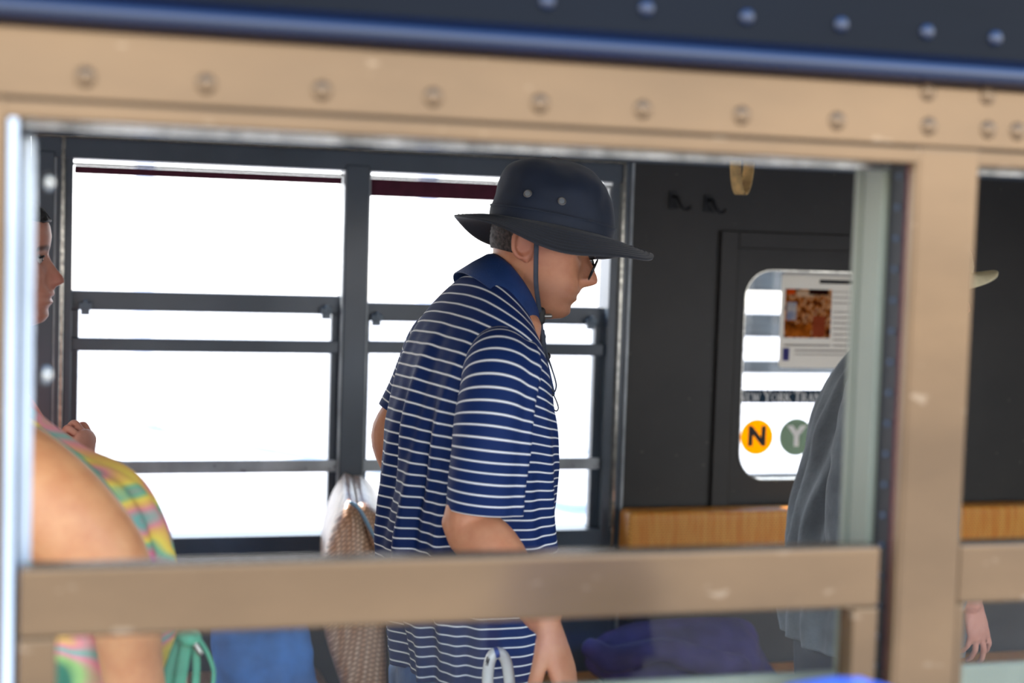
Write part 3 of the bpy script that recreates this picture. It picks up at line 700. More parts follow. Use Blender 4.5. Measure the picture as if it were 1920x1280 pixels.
        ok = (np.linalg.norm(V - s.E, axis=1) < .2)
        set_attr(o, 'lip', np.clip(np.maximum(lp * lip, np.maximum(ear * .45, nose * .35)), 0, 1) * ok); set_attr(o, 'dark', np.clip(dk, 0, 1) * ok)

def hand(wr, d, n, curls, k=1.0, side=1, spread=1.0, thumb=(0.9, 0.5), tcurl=25):
    """wrist point, finger direction, palm-side normal; curls per finger (3 joint angles); side=+1 puts the thumb at +cross(d,n)"""
    d = nrm(d); n = nrm(np.asarray(n, float) - d * np.dot(n, d)); l = np.cross(d, n) * side; prt = []
    wr = np.asarray(wr, float)
    def rot(v, a): return v * math.cos(a) + (n if True else 0) * 0
    prt.append(tube([wr - d * .03 * k, wr, wr + d * .035 * k, wr + d * .075 * k, wr + d * .09 * k], [(.027 * k, .019 * k), (.028 * k, .018 * k), (.037 * k, .016 * k), (.041 * k, .014 * k), (.037 * k, .011 * k)], 18, 20, ref=l))
    lens = [(.042, .026, .021), (.047, .030, .022), (.043, .028, .022), (.034, .021, .019)]
    offs = [.030, .010, -.010, -.029]; base = [.086, .090, .087, .079]; rad = [.0088, .009, .0086, .0076]
    for i in range(4):
        p = wr + d * base[i] * k + l * offs[i] * k; a = 0.0
        sp = (1.5 - i) * 0.06 * spread
        dd = nrm(d + l * sp); pts = [p - dd * .02 * k, p]; rr = [rad[i] * k, rad[i] * 1.06 * k]
        for j in range(3):
            a += R_(curls[i][j]); v = dd * math.cos(a) + n * math.sin(a); q = p + v * lens[i][j] * k
            pts += [(p + q) / 2, q]; rr += [rad[i] * (.98 - .07 * j) * k, rad[i] * (1.0 - .1 * j) * k]; p = q
        prt.append(tube(pts, rr, 12, 26, ref=l))
    p = wr + d * .022 * k + l * .026 * k + n * .004 * k; v = nrm(d * thumb[0] + l * (1 - thumb[0] * .3) * .8 + n * thumb[1]); pts = [p - v * .01 * k, p]; rr = [.013 * k, .013 * k]; a = 0
    for j, L in enumerate((.036, .031, .026)):
        q = p + v * L * k; pts += [(p + q) / 2, q]; rr += [(.0115 - .001 * j) * k, (.0108 - .0012 * j) * k]; p = q
        v = nrm(v * math.cos(R_(tcurl)) + nrm(n * .6 + d * .4 - l * .7) * math.sin(R_(tcurl)))
    prt.append(tube(pts, rr, 12, 24, ref=n))
    return prt

def yawed(y): 
    return np.array([math.cos(R_(y)), math.sin(R_(y)), 0]), np.array([-math.sin(R_(y)), math.cos(R_(y)), 0])
def legs(parent, hip, yaw, m, mshoe, hipw=.165, hipd=.12, top=None, stance=.10, name='trousers'):
    F, L = yawed(yaw); hip = np.asarray(hip, float); th = np.linspace(0, 2 * math.pi, 40, endpoint=False); prt = []
    z0 = hip[2]; t = top or z0 + .1
    def ring(z, w, d, c=0): return hip * [1, 1, 0] + [0, 0, z] + np.outer(np.cos(th) * d + c, F) + np.outer(np.sin(th) * w, L)
    prt.append(rings_mesh([ring(t, hipw * .93, hipd * .92), ring((t + z0) / 2, hipw, hipd), ring(z0, hipw * 1.03, hipd * 1.05, -.01), ring(z0 - .08, hipw, hipd, -.01), ring(z0 - .12, hipw * .8, hipd * .7)]))
    for s in (-1, 1):
        h = hip + L * s * .085; k = hip * [1, 1, 0] + L * s * stance + F * .02 + [0, 0, z0 * .53]; a = hip * [1, 1, 0] + L * s * stance + [0, 0, .07]
        prt.append(tube([h + [0, 0, -.02], h * .5 + k * .5, k, k * .5 + a * .5, a], [.098, .088, .072, .066, .058], 18, 26, ref=F, rounded=False))
        sh = []
        for u, w, hgt in ((-.09, .024, .05), (-.07, .036, .08), (0, .038, .085), (.06, .042, .065), (.12, .045, .05), (.165, .034, .038), (.18, .012, .02)):
            c = hip * [1, 1, 0] + L * s * stance + F * u
            sh.append(c + np.outer(np.cos(th) * w, L) + np.outer(np.clip(np.sin(th), -.55, 1), [0, 0, hgt / 1.55]) + [0, 0, .55 * hgt / 1.55 + .001])
        v_, f_ = rings_mesh(sh); mesh('shoe', v_, f_, mshoe, parent)
    return remesh(name, prt, .008, 6, m, parent)
M['jeans'] = paint('blue_denim', srgb(48, 92, 148), rough=0.8, var=0.25, scale=14, bump=0.3, bscale=60, sheen=0.1)
M['shoe'] = paint('shoe_leather', srgb(60, 56, 54), rough=0.5)

# ------------------------------------------------------------------ the man in the hat
YM = 1.20
F0, L0 = yawed(8)
man = empty('person', (P(880, 1240, YM)[0], YM, 0.0), 'person in a navy striped polo and dark brimmed hat, head bowed, walking right', 'person')
M['skin1'] = skin('skin_fair', srgb(214, 150, 112), srgb(176, 92, 78), srgb(120, 84, 70))
M['polo'] = stripes('striped_polo', srgb(8, 38, 92), srgb(236, 236, 238), srgb(120, 128, 140))
M['collar'] = paint('navy_collar', srgb(18, 54, 108), rough=0.65, var=0.08, scale=30, bump=0.2, bscale=300)
hd = Head(P(990, 461, YM), -10, 14, 1.05, .87, prof={'b': .62, 'top': .60})
# body: head, neck, arms, hands and trunk in one skin
body = [hd.surf()] + hd.ear(-1) + hd.ear(1)
nk = [P(982, 505, YM), P(970, 540, YM), P(954, 580, YM), P(925, 640, YM)]
body.append(tube([hd.w(-.004, 0, -.02)] + nk, [(.055, .052), (.056, .053), (.056, .056), (.060, .062), (.08, .075)], 24, 22, ref=L0))
body.append(tube([P(925, 620, YM), P(890, 720, YM), P(880, 900, YM), P(872, 1100, YM), P(868, 1230, YM)], [(.12, .07), (.14, .085), (.14, .095), (.14, .105), (.14, .10)], 24, 20, ref=L0))
YA = YM - 0.215
el = P(884, 988, YA - .015); wrp = P(1022, 1158, YA - 0.14)
body.append(tube([P(935, 690, YA + .03), P(912, 800, YA), P(893, 930, YA - .01), el, P(925, 1030, YA - .05), P(975, 1098, YA - .10), wrp], [.042, .041, .041, (.040, .043), (.043, .042), (.034, .034), (.024, .028)], 20, 40, ref=L0))
body.append(tube([P(850, 976, YA - .01), P(862, 992, YA - .012)], [.020, .022], 12, 6, smoothp=False))
hdir = P(1056, 1262, YA - .15) - wrp
body += hand(wrp + nrm(hdir) * .01, hdir, (-0.75, 0.55, -0.2), [(22, 38, 25), (26, 42, 28), (30, 44, 30), (34, 46, 30)], 1.02, side=-1, thumb=(0.85, 0.35))
YF = YM + 0.225
ef = P(733, 812, YF + .02)
body.append(tube([P(840, 610, YF - .05), P(800, 690, YF), P(762, 762, YF + .01), ef, P(748, 858, YF), P(800, 940, YF - .02), P(850, 985, YF - .04)], [.045, .040, .037, .036, .038, .034, .026], 18, 36, ref=L0))
wf2 = P(868, 1000, YF - .04)
body += hand(wf2, P(960, 1060, YF - .05) - wf2, (0, -.4, -1), [(20, 40, 30)] * 4, 1.0, side=1)
ob = remesh('body', body, .0032, 3, M['skin1'], man)
hd.paint(ob, brow=False, lip=.6, beard=.45)

# polo shirt: trunk
rows = [  # px, py, half px across, tilt, half width m
 (868, 1238, 139, -2, .185), (872, 1190, 147, 0, .190), (873, 1120, 157, 0, .192), (872, 1040, 166, 0, .195), (873, 960, 163, 1, .195), (877, 890, 160, 4, .198),
 (881, 820, 158, 9, .202), (885, 762, 154, 15, .206), (890, 712, 147, 22, .208), (898, 668, 137, 30, .205), (907, 632, 124, 37, .195), (917, 602, 108, 43, .165), (925, 580, 92, 47, .128), (932, 564, 78, 49, .098), (937, 554, 68, 50, .078)]
ctr = np.array([P(a, b, YM) for a, b, *_ in rows]); sc_px = [FPX / float((RW.T @ (c - CAM))[2]) for c in ctr]
q = np.c_[ctr, [r[3] for r in rows], [r[4] for r in rows], [r[2] / s for r, s in zip(rows, sc_px)]]
NS_, NA_ = 240, 220
qs, tt = smooth_path(q, NS_)
th = np.linspace(0, 2 * math.pi, NA_, endpoint=False)
def vnoise(V, f, seed=0.0): return np.array([mnoise.noise(Vector((v[0] * f + seed, v[1] * f, v[2] * f))) for v in V])
rings = []; sat = []
sy = math.sin(R_(24)); cy = math.cos(R_(24))
for i in range(NS_):
    c = qs[i, :3]; ti = R_(qs[i, 3]); w = qs[i, 4]; ext = qs[i, 5]
    dpt = math.sqrt(max(ext ** 2 - (w * sy) ** 2, (ext * .55) ** 2)) / cy
    a = F0 * math.cos(ti) - np.array([0, 0, 1]) * math.sin(ti)
    h = tt[i] / tt[-1]                          # 0 hem .. 1 neck
    ce, se = np.cos(th), np.sin(th); p = 2.25
    x = dpt * np.sign(ce) * np.abs(ce) ** (2 / p); y = w * np.sign(se) * np.abs(se) ** (2 / p)
    # hanging folds on the back and the near flank
    back = np.exp(-((np.abs((th - math.pi * 1.12 + math.pi) % (2 * math.pi) - math.pi)) / .75) ** 2)
    g = np.clip((0.86 - h) / .25, 0, 1)
    dr = .0105 * back * g * np.sin(13 * th + 5.0 * h) + .0055 * back * g * np.sin(25 * th - 7 * h + 1.3)
    flank = np.exp(-((np.abs((th - math.pi * 1.62 + math.pi) % (2 * math.pi) - math.pi)) / .5) ** 2)
    dr += .005 * flank * np.clip(h * 2, 0, 1) * g * np.sin(13 * th + 16 * h)
    front = np.exp(-((np.abs((th - math.pi * 1.9 + math.pi) % (2 * math.pi) - math.pi)) / .4) ** 2)
    dr += .004 * front * g * np.sin(22 * h + 8 * th)
    rr = np.sqrt(x * x + y * y); kk = 1 + dr / rr
    pt = c + np.outer(x * kk, a) + np.outer(y * kk, L0)
    rings.append(pt); sat.append(np.full(NA_, tt[i]) + .004 * front * np.sin(9 * th + 10 * h) * g)
V, F = rings_mesh(rings, cap=False); A = np.concatenate(sat)
V = V + np.outer(vnoise(V, 9.0) * .004 + vnoise(V, 22.0, 5) * .0022, [0.6, -0.6, 0.2])
sh = mesh('polo_shirt', V, F, M['polo'], man, attrs={'s': A})
so = sh.modifiers.new('t', 'SOLIDIFY'); so.thickness = .0022; so.offset = -1
def sleeve(path, rad, ref, s0, name='sleeve', seed=0.0, fold=0.0):
    qq = np.c_[np.array(path), np.array(rad)]; ps, t = smooth_path(qq, 90); T = np.gradient(ps[:, :3], axis=0); rg = []; sa = []; ref = np.asarray(ref, float)
    n = 90; an = np.linspace(0, 2 * math.pi, n, endpoint=False)
    for i in range(len(ps)):
        tn = nrm(T[i]); a = nrm(ref - tn * ref.dot(tn)); b = np.cross(tn, a)
        k = 1 + fold * np.exp(-((np.abs((an - .6 + math.pi) % (2 * math.pi) - math.pi)) / .22) ** 2)
        rg.append(ps[i, :3] + np.outer(np.cos(an) * ps[i, 3] * k, a) + np.outer(np.sin(an) * ps[i, 4] * k, b)); sa.append(np.full(n, t[i] + s0))
    V, F = rings_mesh(rg, cap=False)
    V = V + np.outer(vnoise(V, 14.0, seed) * .0035, [0.7, -0.5, 0.2])
    o = mesh(name, V, F, M['polo'], man, attrs={'s': np.concatenate(sa)})
    m_ = o.modifiers.new('t', 'SOLIDIFY'); m_.thickness = .0024; m_.offset = -1
    return o
YS1 = YM - 0.19
sleeve([P(938, 660, YS1 + .045), P(935, 690, YS1 + .01), P(926, 740, YS1 - .015), P(917, 810, YS1 - .03), P(908, 890, YS1 - .035), P(901, 957, YS1 - .035)],
       [(.045, .05), (.054, .06), (.053, .062), (.054, .060), (.0535, .058), (.0535, .056)], F0, .003, fold=.22)
sleeve([P(868, 610, YF - .12), P(846, 618, YF - .06), P(822, 640, YF - .02), P(800, 695, YF), P(776, 740, YF + .01), P(753, 780, YF + .015)], [(.022, .025), (.040, .045), (.053, .054), (.054, .055), (.050, .052), (.046, .05)], F0, .006, seed=4.0)
# collar: folded band round the neck
cr = []
cax = nrm(np.array([.72, 0.04, .69])); ca = nrm(F0 - cax * F0.dot(cax)); cb = np.cross(cax, ca); cc = P(937, 564, YM)
for f_, rr_, hh in ((0, .060, -.010), (.2, .062, .012), (.4, .0645, .026), (.5, .0675, .0295), (.6, .069, .026), (.8, .074, .004), (1, .079, -.022)):
    an = np.linspace(0.10, 2 * math.pi - 0.10, 90)
    lift = .012 * np.clip(-np.cos(an), 0, 1) - .012 * np.clip(np.cos(an), 0, 1)
    tip = -.010 * f_ * np.exp(-((np.pi - np.abs(an - np.pi)) / .35) ** 2)
    cr.append(cc + np.outer(np.cos(an) * rr_ * .98, ca) + np.outer(np.sin(an) * rr_ * (1.0 + .80 * max(f_ - .4, 0)), cb) + np.outer(hh + lift * (1 if hh > 0 else .4) + tip, cax))
V, F = rings_mesh(cr, cap=False, closed_u=False)
co = mesh('collar', V, F, M['collar'], man); m_ = co.modifiers.new('t', 'SOLIDIFY'); m_.thickness = .0025
# placket with buttons
pl = tube([P(1004, 618, YM), P(1012, 650, YM), P(1022, 690, YM), P(1032, 735, YM)], [(.016, .004)] * 4, 12, 16, ref=L0)
po = mesh('placket', *pl, M['collar'], man)
for y_ in (632, 668):
    p = P(1011 + (y_ - 632) * .25, y_, YM - .004)
    V, F = tube([p, p + np.array([.006, -.003, .001])], [.006, .006], 14, 4, ref=(0, 0, 1), smoothp=False); mesh('button', V, F, M['ink'], po)
legs(man, P(868, 1245, YM), 8, M['jeans'], M['shoe'], .135, .092, top=P(868, 1200, YM)[2], name='jeans')

# hair at the nape
V, F = hd.surf(grow=.004, v0=-.058, v1=.11, ns=60)
u_, y_, v_ = hd.local(V)
keep = (u_ < -.012 - .25 * np.clip(v_ + .02, -1, 0)) | ((v_ > .035) & (u_ < .03))
keep &= (v_ < .040) & (v_ > -.022)
F = [f for f in F if len(f) == 4 and all(keep[i] for i in f)]
V = V + np.outer(vnoise(V, 160.0) * .0025, hd.F * -1)
M['hair1'] = paint('grey_brown_hair', srgb(74, 62, 56), rough=0.7, var=0.4, scale=200, bump=0.6, bscale=300)
ho = mesh('hair', V, F, M['hair1'], man); m_ = ho.modifiers.new('t', 'SOLIDIFY'); m_.thickness = .004; m_.offset = -1

# spectacles
M['frame'] = paint('spectacle_frame', srgb(30, 30, 32), rough=0.25, metal=0.5)
sp = empty('eyeglasses', hd.w(.1, 0, .015), 'dark rimmed eyeglasses worn by the person in the striped polo', 'eyeglasses')
for s_ in (-1, 1):
    c = (.1055, s_ * .034, -.010); rim = []
    for a in np.linspace(0, 2 * math.pi, 25):
        du, dy, dv = .0, .026 * math.cos(a), .019 * math.sin(a); rim.append((c[0] - abs(c[1] + dy) * .18 + .006 - dv * -.14, c[1] + dy, c[2] + dv))
    V, F = tube([hd.w(*p) for p in rim], [.0016] * 25, 8, 60, ref=hd.F, rounded=False); mesh('rim', V, F, M['frame'], sp)
    V = np.array([hd.w(*p) for p in rim[:-1]]); mesh('lens', V, [tuple(range(24))], M['lens'], sp, False)
    V, F = tube([hd.w(.098, s_ * .060, .012), hd.w(.085, s_ * .074, .014), hd.w(.03, s_ * .0785, .016), hd.w(-.012, s_ * .080, .018), hd.w(-.026, s_ * .078, .0)], [.0018] * 5, 8, 24, ref=hd.U); mesh('temple', V, F, M['frame'], sp)
V, F = tube([hd.w(.102, -.009, .008), hd.w(.108, 0, .011), hd.w(.102, .009, .008)], [.0016] * 3, 8, 10, ref=hd.U); mesh('bridge', V, F, M['frame'], sp)

# brimmed hat
M['hat'] = paint('dark_hat_cloth', srgb(24, 37, 58), rough=0.62, var=0.10, scale=10, bump=0.25, bscale=16, sheen=0.2)
M['hat2'] = paint('hat_brim_cloth', srgb(36, 40, 50), rough=0.62, var=0.08, scale=14, bump=0.15, bscale=40, sheen=0.2)
hat = empty('sun_hat', hd.w(0, 0, .05), 'dark navy wide brimmed sun hat with two metal eyelets', 'hat')
HC = (P(1033, 430, YM)); hp = R_(9.5); F1, L1 = yawed(2)
hF = F1 * math.cos(hp) - np.array([0, 0, 1]) * math.sin(hp); hU = np.array([0, 0, 1]) * math.cos(hp) + F1 * math.sin(hp)
def hw(u, y, v): return HC + np.multiply.outer(u, hF) + np.multiply.outer(y, L1) + np.multiply.outer(v, hU)
th = np.linspace(0, 2 * math.pi, 120, endpoint=False)
prof = [(0.0, .1060, .088, 0.0), (.018, .1065, .0885, 0), (.022, .1058, .088, 0), (.045, .1025, .086, -.002), (.066, .097, .082, -.005), (.082, .0885, .075, -.009), (.094, .076, .065, -.014), (.104, .059, .051, -.019), (.111, .038, .033, -.022), (.1145, .016, .014, -.023), (.115, .002, .002, -.023)]
q, t = smooth_path(np.array([(0, v, 0, a, b, o) for v, a, b, o in prof]), 60)
rings = []
for r in q:
    rings.append(hw(r[5] + r[3] * np.cos(th), r[4] * np.sin(th), r[1] + .004 * np.cos(th) * (r[1] / .11)))
V, F = rings_mesh(rings, cap=False)
n1 = vnoise(V, 14.0) * .0065 + vnoise(V, 34.0, 3) * .0022
V = V + n1[:, None] * np.array([nrm(v - HC) for v in V])
cro = mesh('crown', V, F, M['hat'], hat); m_ = cro.modifiers.new('t', 'SOLIDIFY'); m_.thickness = .0025; m_.offset = -1
V, F = tube([hw((.1085) * math.cos(a), .0905 * math.sin(a), .0205) for a in np.linspace(0, 2 * math.pi, 60)], [.0012] * 60, 6, 120, ref=hU, rounded=False); mesh('band_seam', V, F, M['hat'], cro)
rings = []
for f_ in np.linspace(0, 1, 16):
    c2 = np.cos(th) ** 2; s2 = np.sin(th) ** 2
    A_ = .104 + f_ * (.066 + .012 * np.clip(np.cos(th), 0, 1) - .006 * np.clip(-np.cos(th), 0, 1)); B_ = .087 + f_ * .058
    drop = -f_ ** 1.25 * (.010 * c2 + .040 * s2) + .004 * np.sin(5 * th + 1) * f_ ** 2
    rings.append(hw(A_ * np.cos(th), B_ * np.sin(th), .002 + drop))
V, F = rings_mesh(rings, cap=False); br = mesh('brim', V, F, M['hat2'], hat); m_ = br.modifiers.new('t', 'SOLIDIFY'); m_.thickness = .0035; m_.offset = 0
for k_ in range(7):                             # stitching rows on the brim
    f_ = .3 + .1 * k_; pts = []
    for a in np.linspace(0, 2 * math.pi, 90):
        pts.append(hw((.104 + f_ * (.066 + .012 * max(math.cos(a), 0) - .006 * max(-math.cos(a), 0))) * math.cos(a), (.087 + f_ * .058) * math.sin(a), .0042 - f_ ** 1.25 * (.010 * math.cos(a) ** 2 + .040 * math.sin(a) ** 2) + .004 * math.sin(5 * a + 1) * f_ ** 2))
    V, F = tube(pts, [.0007] * 90, 5, 120, ref=hU, rounded=False); mesh('stitching', V, F, M['hat'], br)
M['brass'] = paint('dull_eyelet_metal', srgb(150, 146, 140), rough=0.35, metal=0.8, var=0.1)
def eyelet(px, py):
    # on the near flank of the crown: march along the view ray to the crown ellipsoid
    for Yt in np.linspace(YM - .13, YM, 400):
        p = P(px, py, Yt); d_ = p - HC; u, y, v = d_ @ hF, d_ @ L1, d_ @ hU
        a = np.interp(v, [x[0] for x in prof], [x[1] for x in prof]); b = np.interp(v, [x[0] for x in prof], [x[2] for x in prof]); o = np.interp(v, [x[0] for x in prof], [x[3] for x in prof])
        if ((u - o) / a) ** 2 + (y / b) ** 2 <= 1.0: break
    nn = nrm(hF * (u - o) / a ** 2 + L1 * y / b ** 2 + hU * 4); e1 = nrm(np.cross(nn, [0, 0, 1.0])); e2 = np.cross(nn, e1)
    p = p + nn * .0022
    V, F = tube([p + e1 * .0058 * math.cos(t) + e2 * .0058 * math.sin(t) for t in np.linspace(0, 2 * math.pi, 20)], [.0013] * 20, 8, 40, ref=nn, rounded=False)
    eo = mesh('eyelet', V, F, M['brass'], hat)
    V = [p + e1 * .0052 * math.cos(t) + e2 * .0052 * math.sin(t) for t in np.linspace(0, 2 * math.pi, 16, endpoint=False)]
    mesh('eyelet_mesh', V, [tuple(range(16))], M['brass'] if False else M['grey'], eo, False)
eyelet(990, 364); eyelet(1053, 378)
# chin cord, toggle and clip
M['cord'] = paint('grey_cord', srgb(58, 66, 80), rough=0.7, var=0.1, scale=80)
YC = YM - .098
V, F = tube([P(1006, 452, YC), P(1005, 490, YC), P(1005, 530, YC + .004), P(1009, 565, YC + .025), P(1013, 592, YC + .05)], [(.0014, .0042)] * 5, 10, 30, ref=L1); mesh('chin_cord', V, F, M['cord'], hat)
V, F = tube([P(1004, 455, YM + .09), P(1006, 520, YM + .09), P(1016, 595, YM + .02)], [(.0014, .0042)] * 3, 10, 20, ref=L1); mesh('chin_cord', V, F, M['cord'], hat)
p = P(1013, 592, YC + .05)
V, F = tube([p + [0, 0, .008], p - [0, 0, .008]], [.0085, .0085], 14, 6, ref=(1, 0, 0), smoothp=False); tg = mesh('cord_toggle', V, F, M['ink'], hat)
V, F = tube([p + [.006, -.002, 0], p + [.017, -.002, 0]], [.004, .004], 10, 4, ref=(0, 0, 1), smoothp=False); mesh('toggle_button', V, F, M['brass'], tg)
V, F = tube([P(1014, 600, YC + .05), P(1017, 640, YC + .06), P(1021, 672, YC + .07), P(1030, 715, YC + .08), P(1039, 735, YC + .08), P(1043, 722, YC + .08), P(1036, 695, YC + .08), P(1024, 660, YC + .07), P(1018, 620, YC + .06)], [.0035, .0035, .003, .0018, .0014, .0014, .0014, .0025, .003], 8, 60, ref=L1); mesh('cord_tail', V, F, M['cord'], hat)
V, F = tube([P(1036, 738, YC + .08), P(1040, 744, YC + .08), P(1047, 764, YC + .08), P(1044, 770, YC + .08), P(1039, 768, YC + .08), P(1036, 745, YC + .08)], [.0012] * 6, 8, 40, ref=L1); mesh('cord_clip', V, F, M['ink'], hat)

# ------------------------------------------------------------------ clothes helper for the other people
def trunk(name, rows, Yc, yaw, m, parent, fold=.006, seed=0.0, ns=120, na=120, vy=0.0, p=2.2, cap=False):
    Fd, Ld = yawed(yaw); c = np.array([P(r[0], r[1], Yc) for r in rows]); sp_ = [FPX / float((RW.T @ (q - CAM))[2]) for q in c]
    q, t = smooth_path(np.c_[c, [r[3] for r in rows], [r[4] for r in rows], [r[2] / s for r, s in zip(rows, sp_)]], ns)
    an = np.linspace(0, 2 * math.pi, na, endpoint=False); rg = []
    vd = abs(R_(yaw) + .28)
    for i in range(ns):
        ti = R_(q[i, 3]); w = q[i, 4]; e_ = q[i, 5]; d_ = math.sqrt(max(e_ ** 2 - (w * math.sin(vd)) ** 2, (e_ * .5) ** 2)) / math.cos(vd)
        a = Fd * math.cos(ti) - np.array([0, 0, 1]) * math.sin(ti); ce, se = np.cos(an), np.sin(an)
        x = d_ * np.sign(ce) * np.abs(ce) ** (2 / p); y = w * np.sign(se) * np.abs(se) ** (2 / p)
        k = 1 + fold / np.sqrt(x * x + y * y) * (np.sin(9 * an + 6 * t[i] / t[-1] + seed) * .6 + np.sin(17 * an - 9 * t[i] / t[-1] + seed))
        rg.append(q[i, :3] + np.outer(x * k, a) + np.outer(y * k, Ld))
    V, F = rings_mesh(rg, cap=cap)
    V = V + np.outer(vnoise(V, 11.0, seed) * fold, [0.6, -0.6, 0.2])
    o = mesh(name, V, F, m, parent)
    if not cap:
        s_ = o.modifiers.new('t', 'SOLIDIFY'); s_.thickness = .003; s_.offset = -1
    return o
def sleeve2(name, path, rad, m, parent, ref, seed=0.0, amp=.006):
    qq = np.c_[np.array(path), np.array([(r, r) if np.isscalar(r) else r for r in rad])]; ps, t = smooth_path(qq, 70); T = np.gradient(ps[:, :3], axis=0); rg = []; an = np.linspace(0, 2 * math.pi, 64, endpoint=False); ref = np.asarray(ref, float)
    for i in range(len(ps)):
        tn = nrm(T[i]); a = nrm(ref - tn * ref.dot(tn)); b = np.cross(tn, a); rg.append(ps[i, :3] + np.outer(np.cos(an) * ps[i, 3], a) + np.outer(np.sin(an) * ps[i, 4], b))
    V, F = rings_mesh(rg, cap=False); V = V + np.outer(vnoise(V, 16.0, seed) * amp, [0.6, -0.6, 0.3])
    o = mesh(name, V, F, m, parent); s_ = o.modifiers.new('t', 'SOLIDIFY'); s_.thickness = .003; s_.offset = -1
    return o
def hair_cap(hd_, m, parent, keepf, grow=.007, amp=.004, v0=-.06):
    V, F = hd_.surf(grow=grow, v0=v0, v1=.138, ns=70, na=90); u, y, v = hd_.local(V); kp = keepf(u, y, v)
    F = [f for f in F if all(kp[i] for i in f)]
    d_ = np.array([nrm(x - hd_.E) for x in V]); V = V + d_ * (vnoise(V, 90.0) * amp)[:, None]
    o = mesh('hair', V, F, m, parent); s_ = o.modifiers.new('t', 'SOLIDIFY'); s_.thickness = .005; s_.offset = -1
    return o

# ------------------------------------------------------------------ person at the left, in profile by the window
Y2 = 1.93
p2 = empty('person', (P(-10, 1100, Y2)[0], Y2, 0.0), 'person with short black hair in a coral top, profile beside the left window frame', 'person')
M['skin2'] = skin('skin_tan', srgb(212, 152, 130), srgb(170, 84, 84), srgb(46, 32, 30))
M['coral'] = paint('coral_cloth', srgb(242, 122, 92), rough=0.75, var=0.15, scale=20, bump=0.2, bscale=50)
M['hair2'] = paint('black_hair', srgb(20, 20, 24), rough=0.5, var=0.3, scale=220, bump=0.7, bscale=260)
h2 = Head(P(2, 497, Y2), -3, 0, 1.0, prof={'n': [0,.006,.024,.029,.026,.014,.006,.001,0], 'f': [.060,.082,.092,.089,.100,.0965,.1035,.097,.092,.090,.088,.088,.0925,.095,.0915,.082,.061,.035,.010]})
bd = [h2.surf()] + h2.ear(-1) + h2.ear(1)
Fp, Lp = yawed(-3)
bd.append(tube([h2.w(-.02, 0, -.03), P(-18, 600, Y2), P(-22, 690, Y2)], [(.052, .055), (.05, .052), (.06, .06)], 22, 16, ref=Lp))
bd.append(tube([P(-22, 680, Y2), P(-20, 780, Y2), P(-10, 960, Y2), P(0, 1180, Y2)], [(.10, .05), (.15, .085), (.13, .09), (.13, .09)], 22, 18, ref=Lp))
w2 = P(150, 896, Y2 - .20)
bd.append(tube([P(-25, 745, Y2 - .16), P(-35, 880, Y2 - .19), P(-20, 985, Y2 - .20), P(60, 950, Y2 - .20), w2], [.048, .042, .040, .038, .026], 18, 34, ref=Lp))
bd += hand(w2, (0.10, .05, 1.0), (-0.8, 0.55, 0.0), [(48, 78, 40), (56, 80, 42), (64, 80, 42), (72, 80, 42)], .86, side=-1, spread=2.2, thumb=(.9, .8))
bd.append(tube([P(-25, 745, Y2 + .16), P(-30, 880, Y2 + .20), P(-10, 1000, Y2 + .20), P(60, 1080, Y2 + .16), P(120, 1110, Y2 + .1)], [.048, .042, .040, .036, .026], 18, 30, ref=Lp))
wq = P(124, 1112, Y2 + .095)
bd += hand(wq, (1, -.3, -.3), (0, -.2, -1), [(20, 30, 20)] * 4, .95, side=1)
o2 = remesh('body', bd, .003, 3, M['skin2'], p2); h2.paint(o2, True, .75)
hair_cap(h2, M['hair2'], p2, lambda u, y, v: (v > .088 - .9 * np.clip(.05 - u, 0, .2)) & (v > -.05) & ~((u > -.02) & (v < .04)))
M['eye'] = paint('eye_white', srgb(190, 180, 174), rough=0.2, var=0.02); M['iris'] = paint('dark_iris', srgb(30, 20, 16), rough=0.1)
for s_ in (-1, 1):
    c = h2.w(.0695, s_ * .032, .014); bm = bmesh.new(); bmesh.ops.create_uvsphere(bm, u_segments=20, v_segments=12, radius=.0112)
    for v in bm.verts: v.co = v.co + Vector(c)
    eb = from_bm('eye', bm, M['eye'], p2, True)
    c2 = c + h2.F * .0068; bm = bmesh.new(); bmesh.ops.create_uvsphere(bm, u_segments=16, v_segments=10, radius=.0056)
    for v in bm.verts: v.co = v.co + Vector(c2)
    from_bm('iris', bm, M['iris'], eb, True)
    ll = [h2.w(.0725 + .0118 * math.cos(a) * math.cos(.5), s_ * (.032 + .0135 * math.sin(a)), .0205 - .003 * math.sin(a) ** 2) for a in np.linspace(-1.3, 1.3, 12)]
    V, F = tube(ll, [.0022] * 12, 8, 20, ref=h2.U); mesh('eyelid', V, F, M['hair2'], p2)
trunk('coral_top', [(-5, 1180, 120, 0, .17), (-5, 1080, 118, 0, .165), (-8, 960, 116, 0, .165), (-14, 870, 114, 0, .178), (-22, 800, 108, 2, .185), (-28, 750, 92, 6, .165), (-28, 715, 68, 10, .115), (-24, 690, 54, 12, .075)], Y2, -3, M['coral'], p2, .004, 2.0)
sleeve2('sleeve', [P(-28, 735, Y2 - .12), P(-28, 760, Y2 - .165), P(-35, 850, Y2 - .19), P(-34, 905, Y2 - .195)], [.05, .058, .056, .054], M['coral'], p2, Fp, 3)
sleeve2('sleeve', [P(-28, 735, Y2 + .12), P(-28, 760, Y2 + .165), P(-32, 850, Y2 + .20), P(-28, 905, Y2 + .205)], [.05, .058, .056, .054], M['coral'], p2, Fp, 5)
M['khaki'] = paint('dark_trouser_cloth', srgb(40, 44, 54), rough=0.8, var=0.2, scale=12, bump=0.2)
legs(p2, P(0, 1210, Y2), -3, M['khaki'], M['shoe'], .155, .11, top=P(0, 1165, Y2)[2])

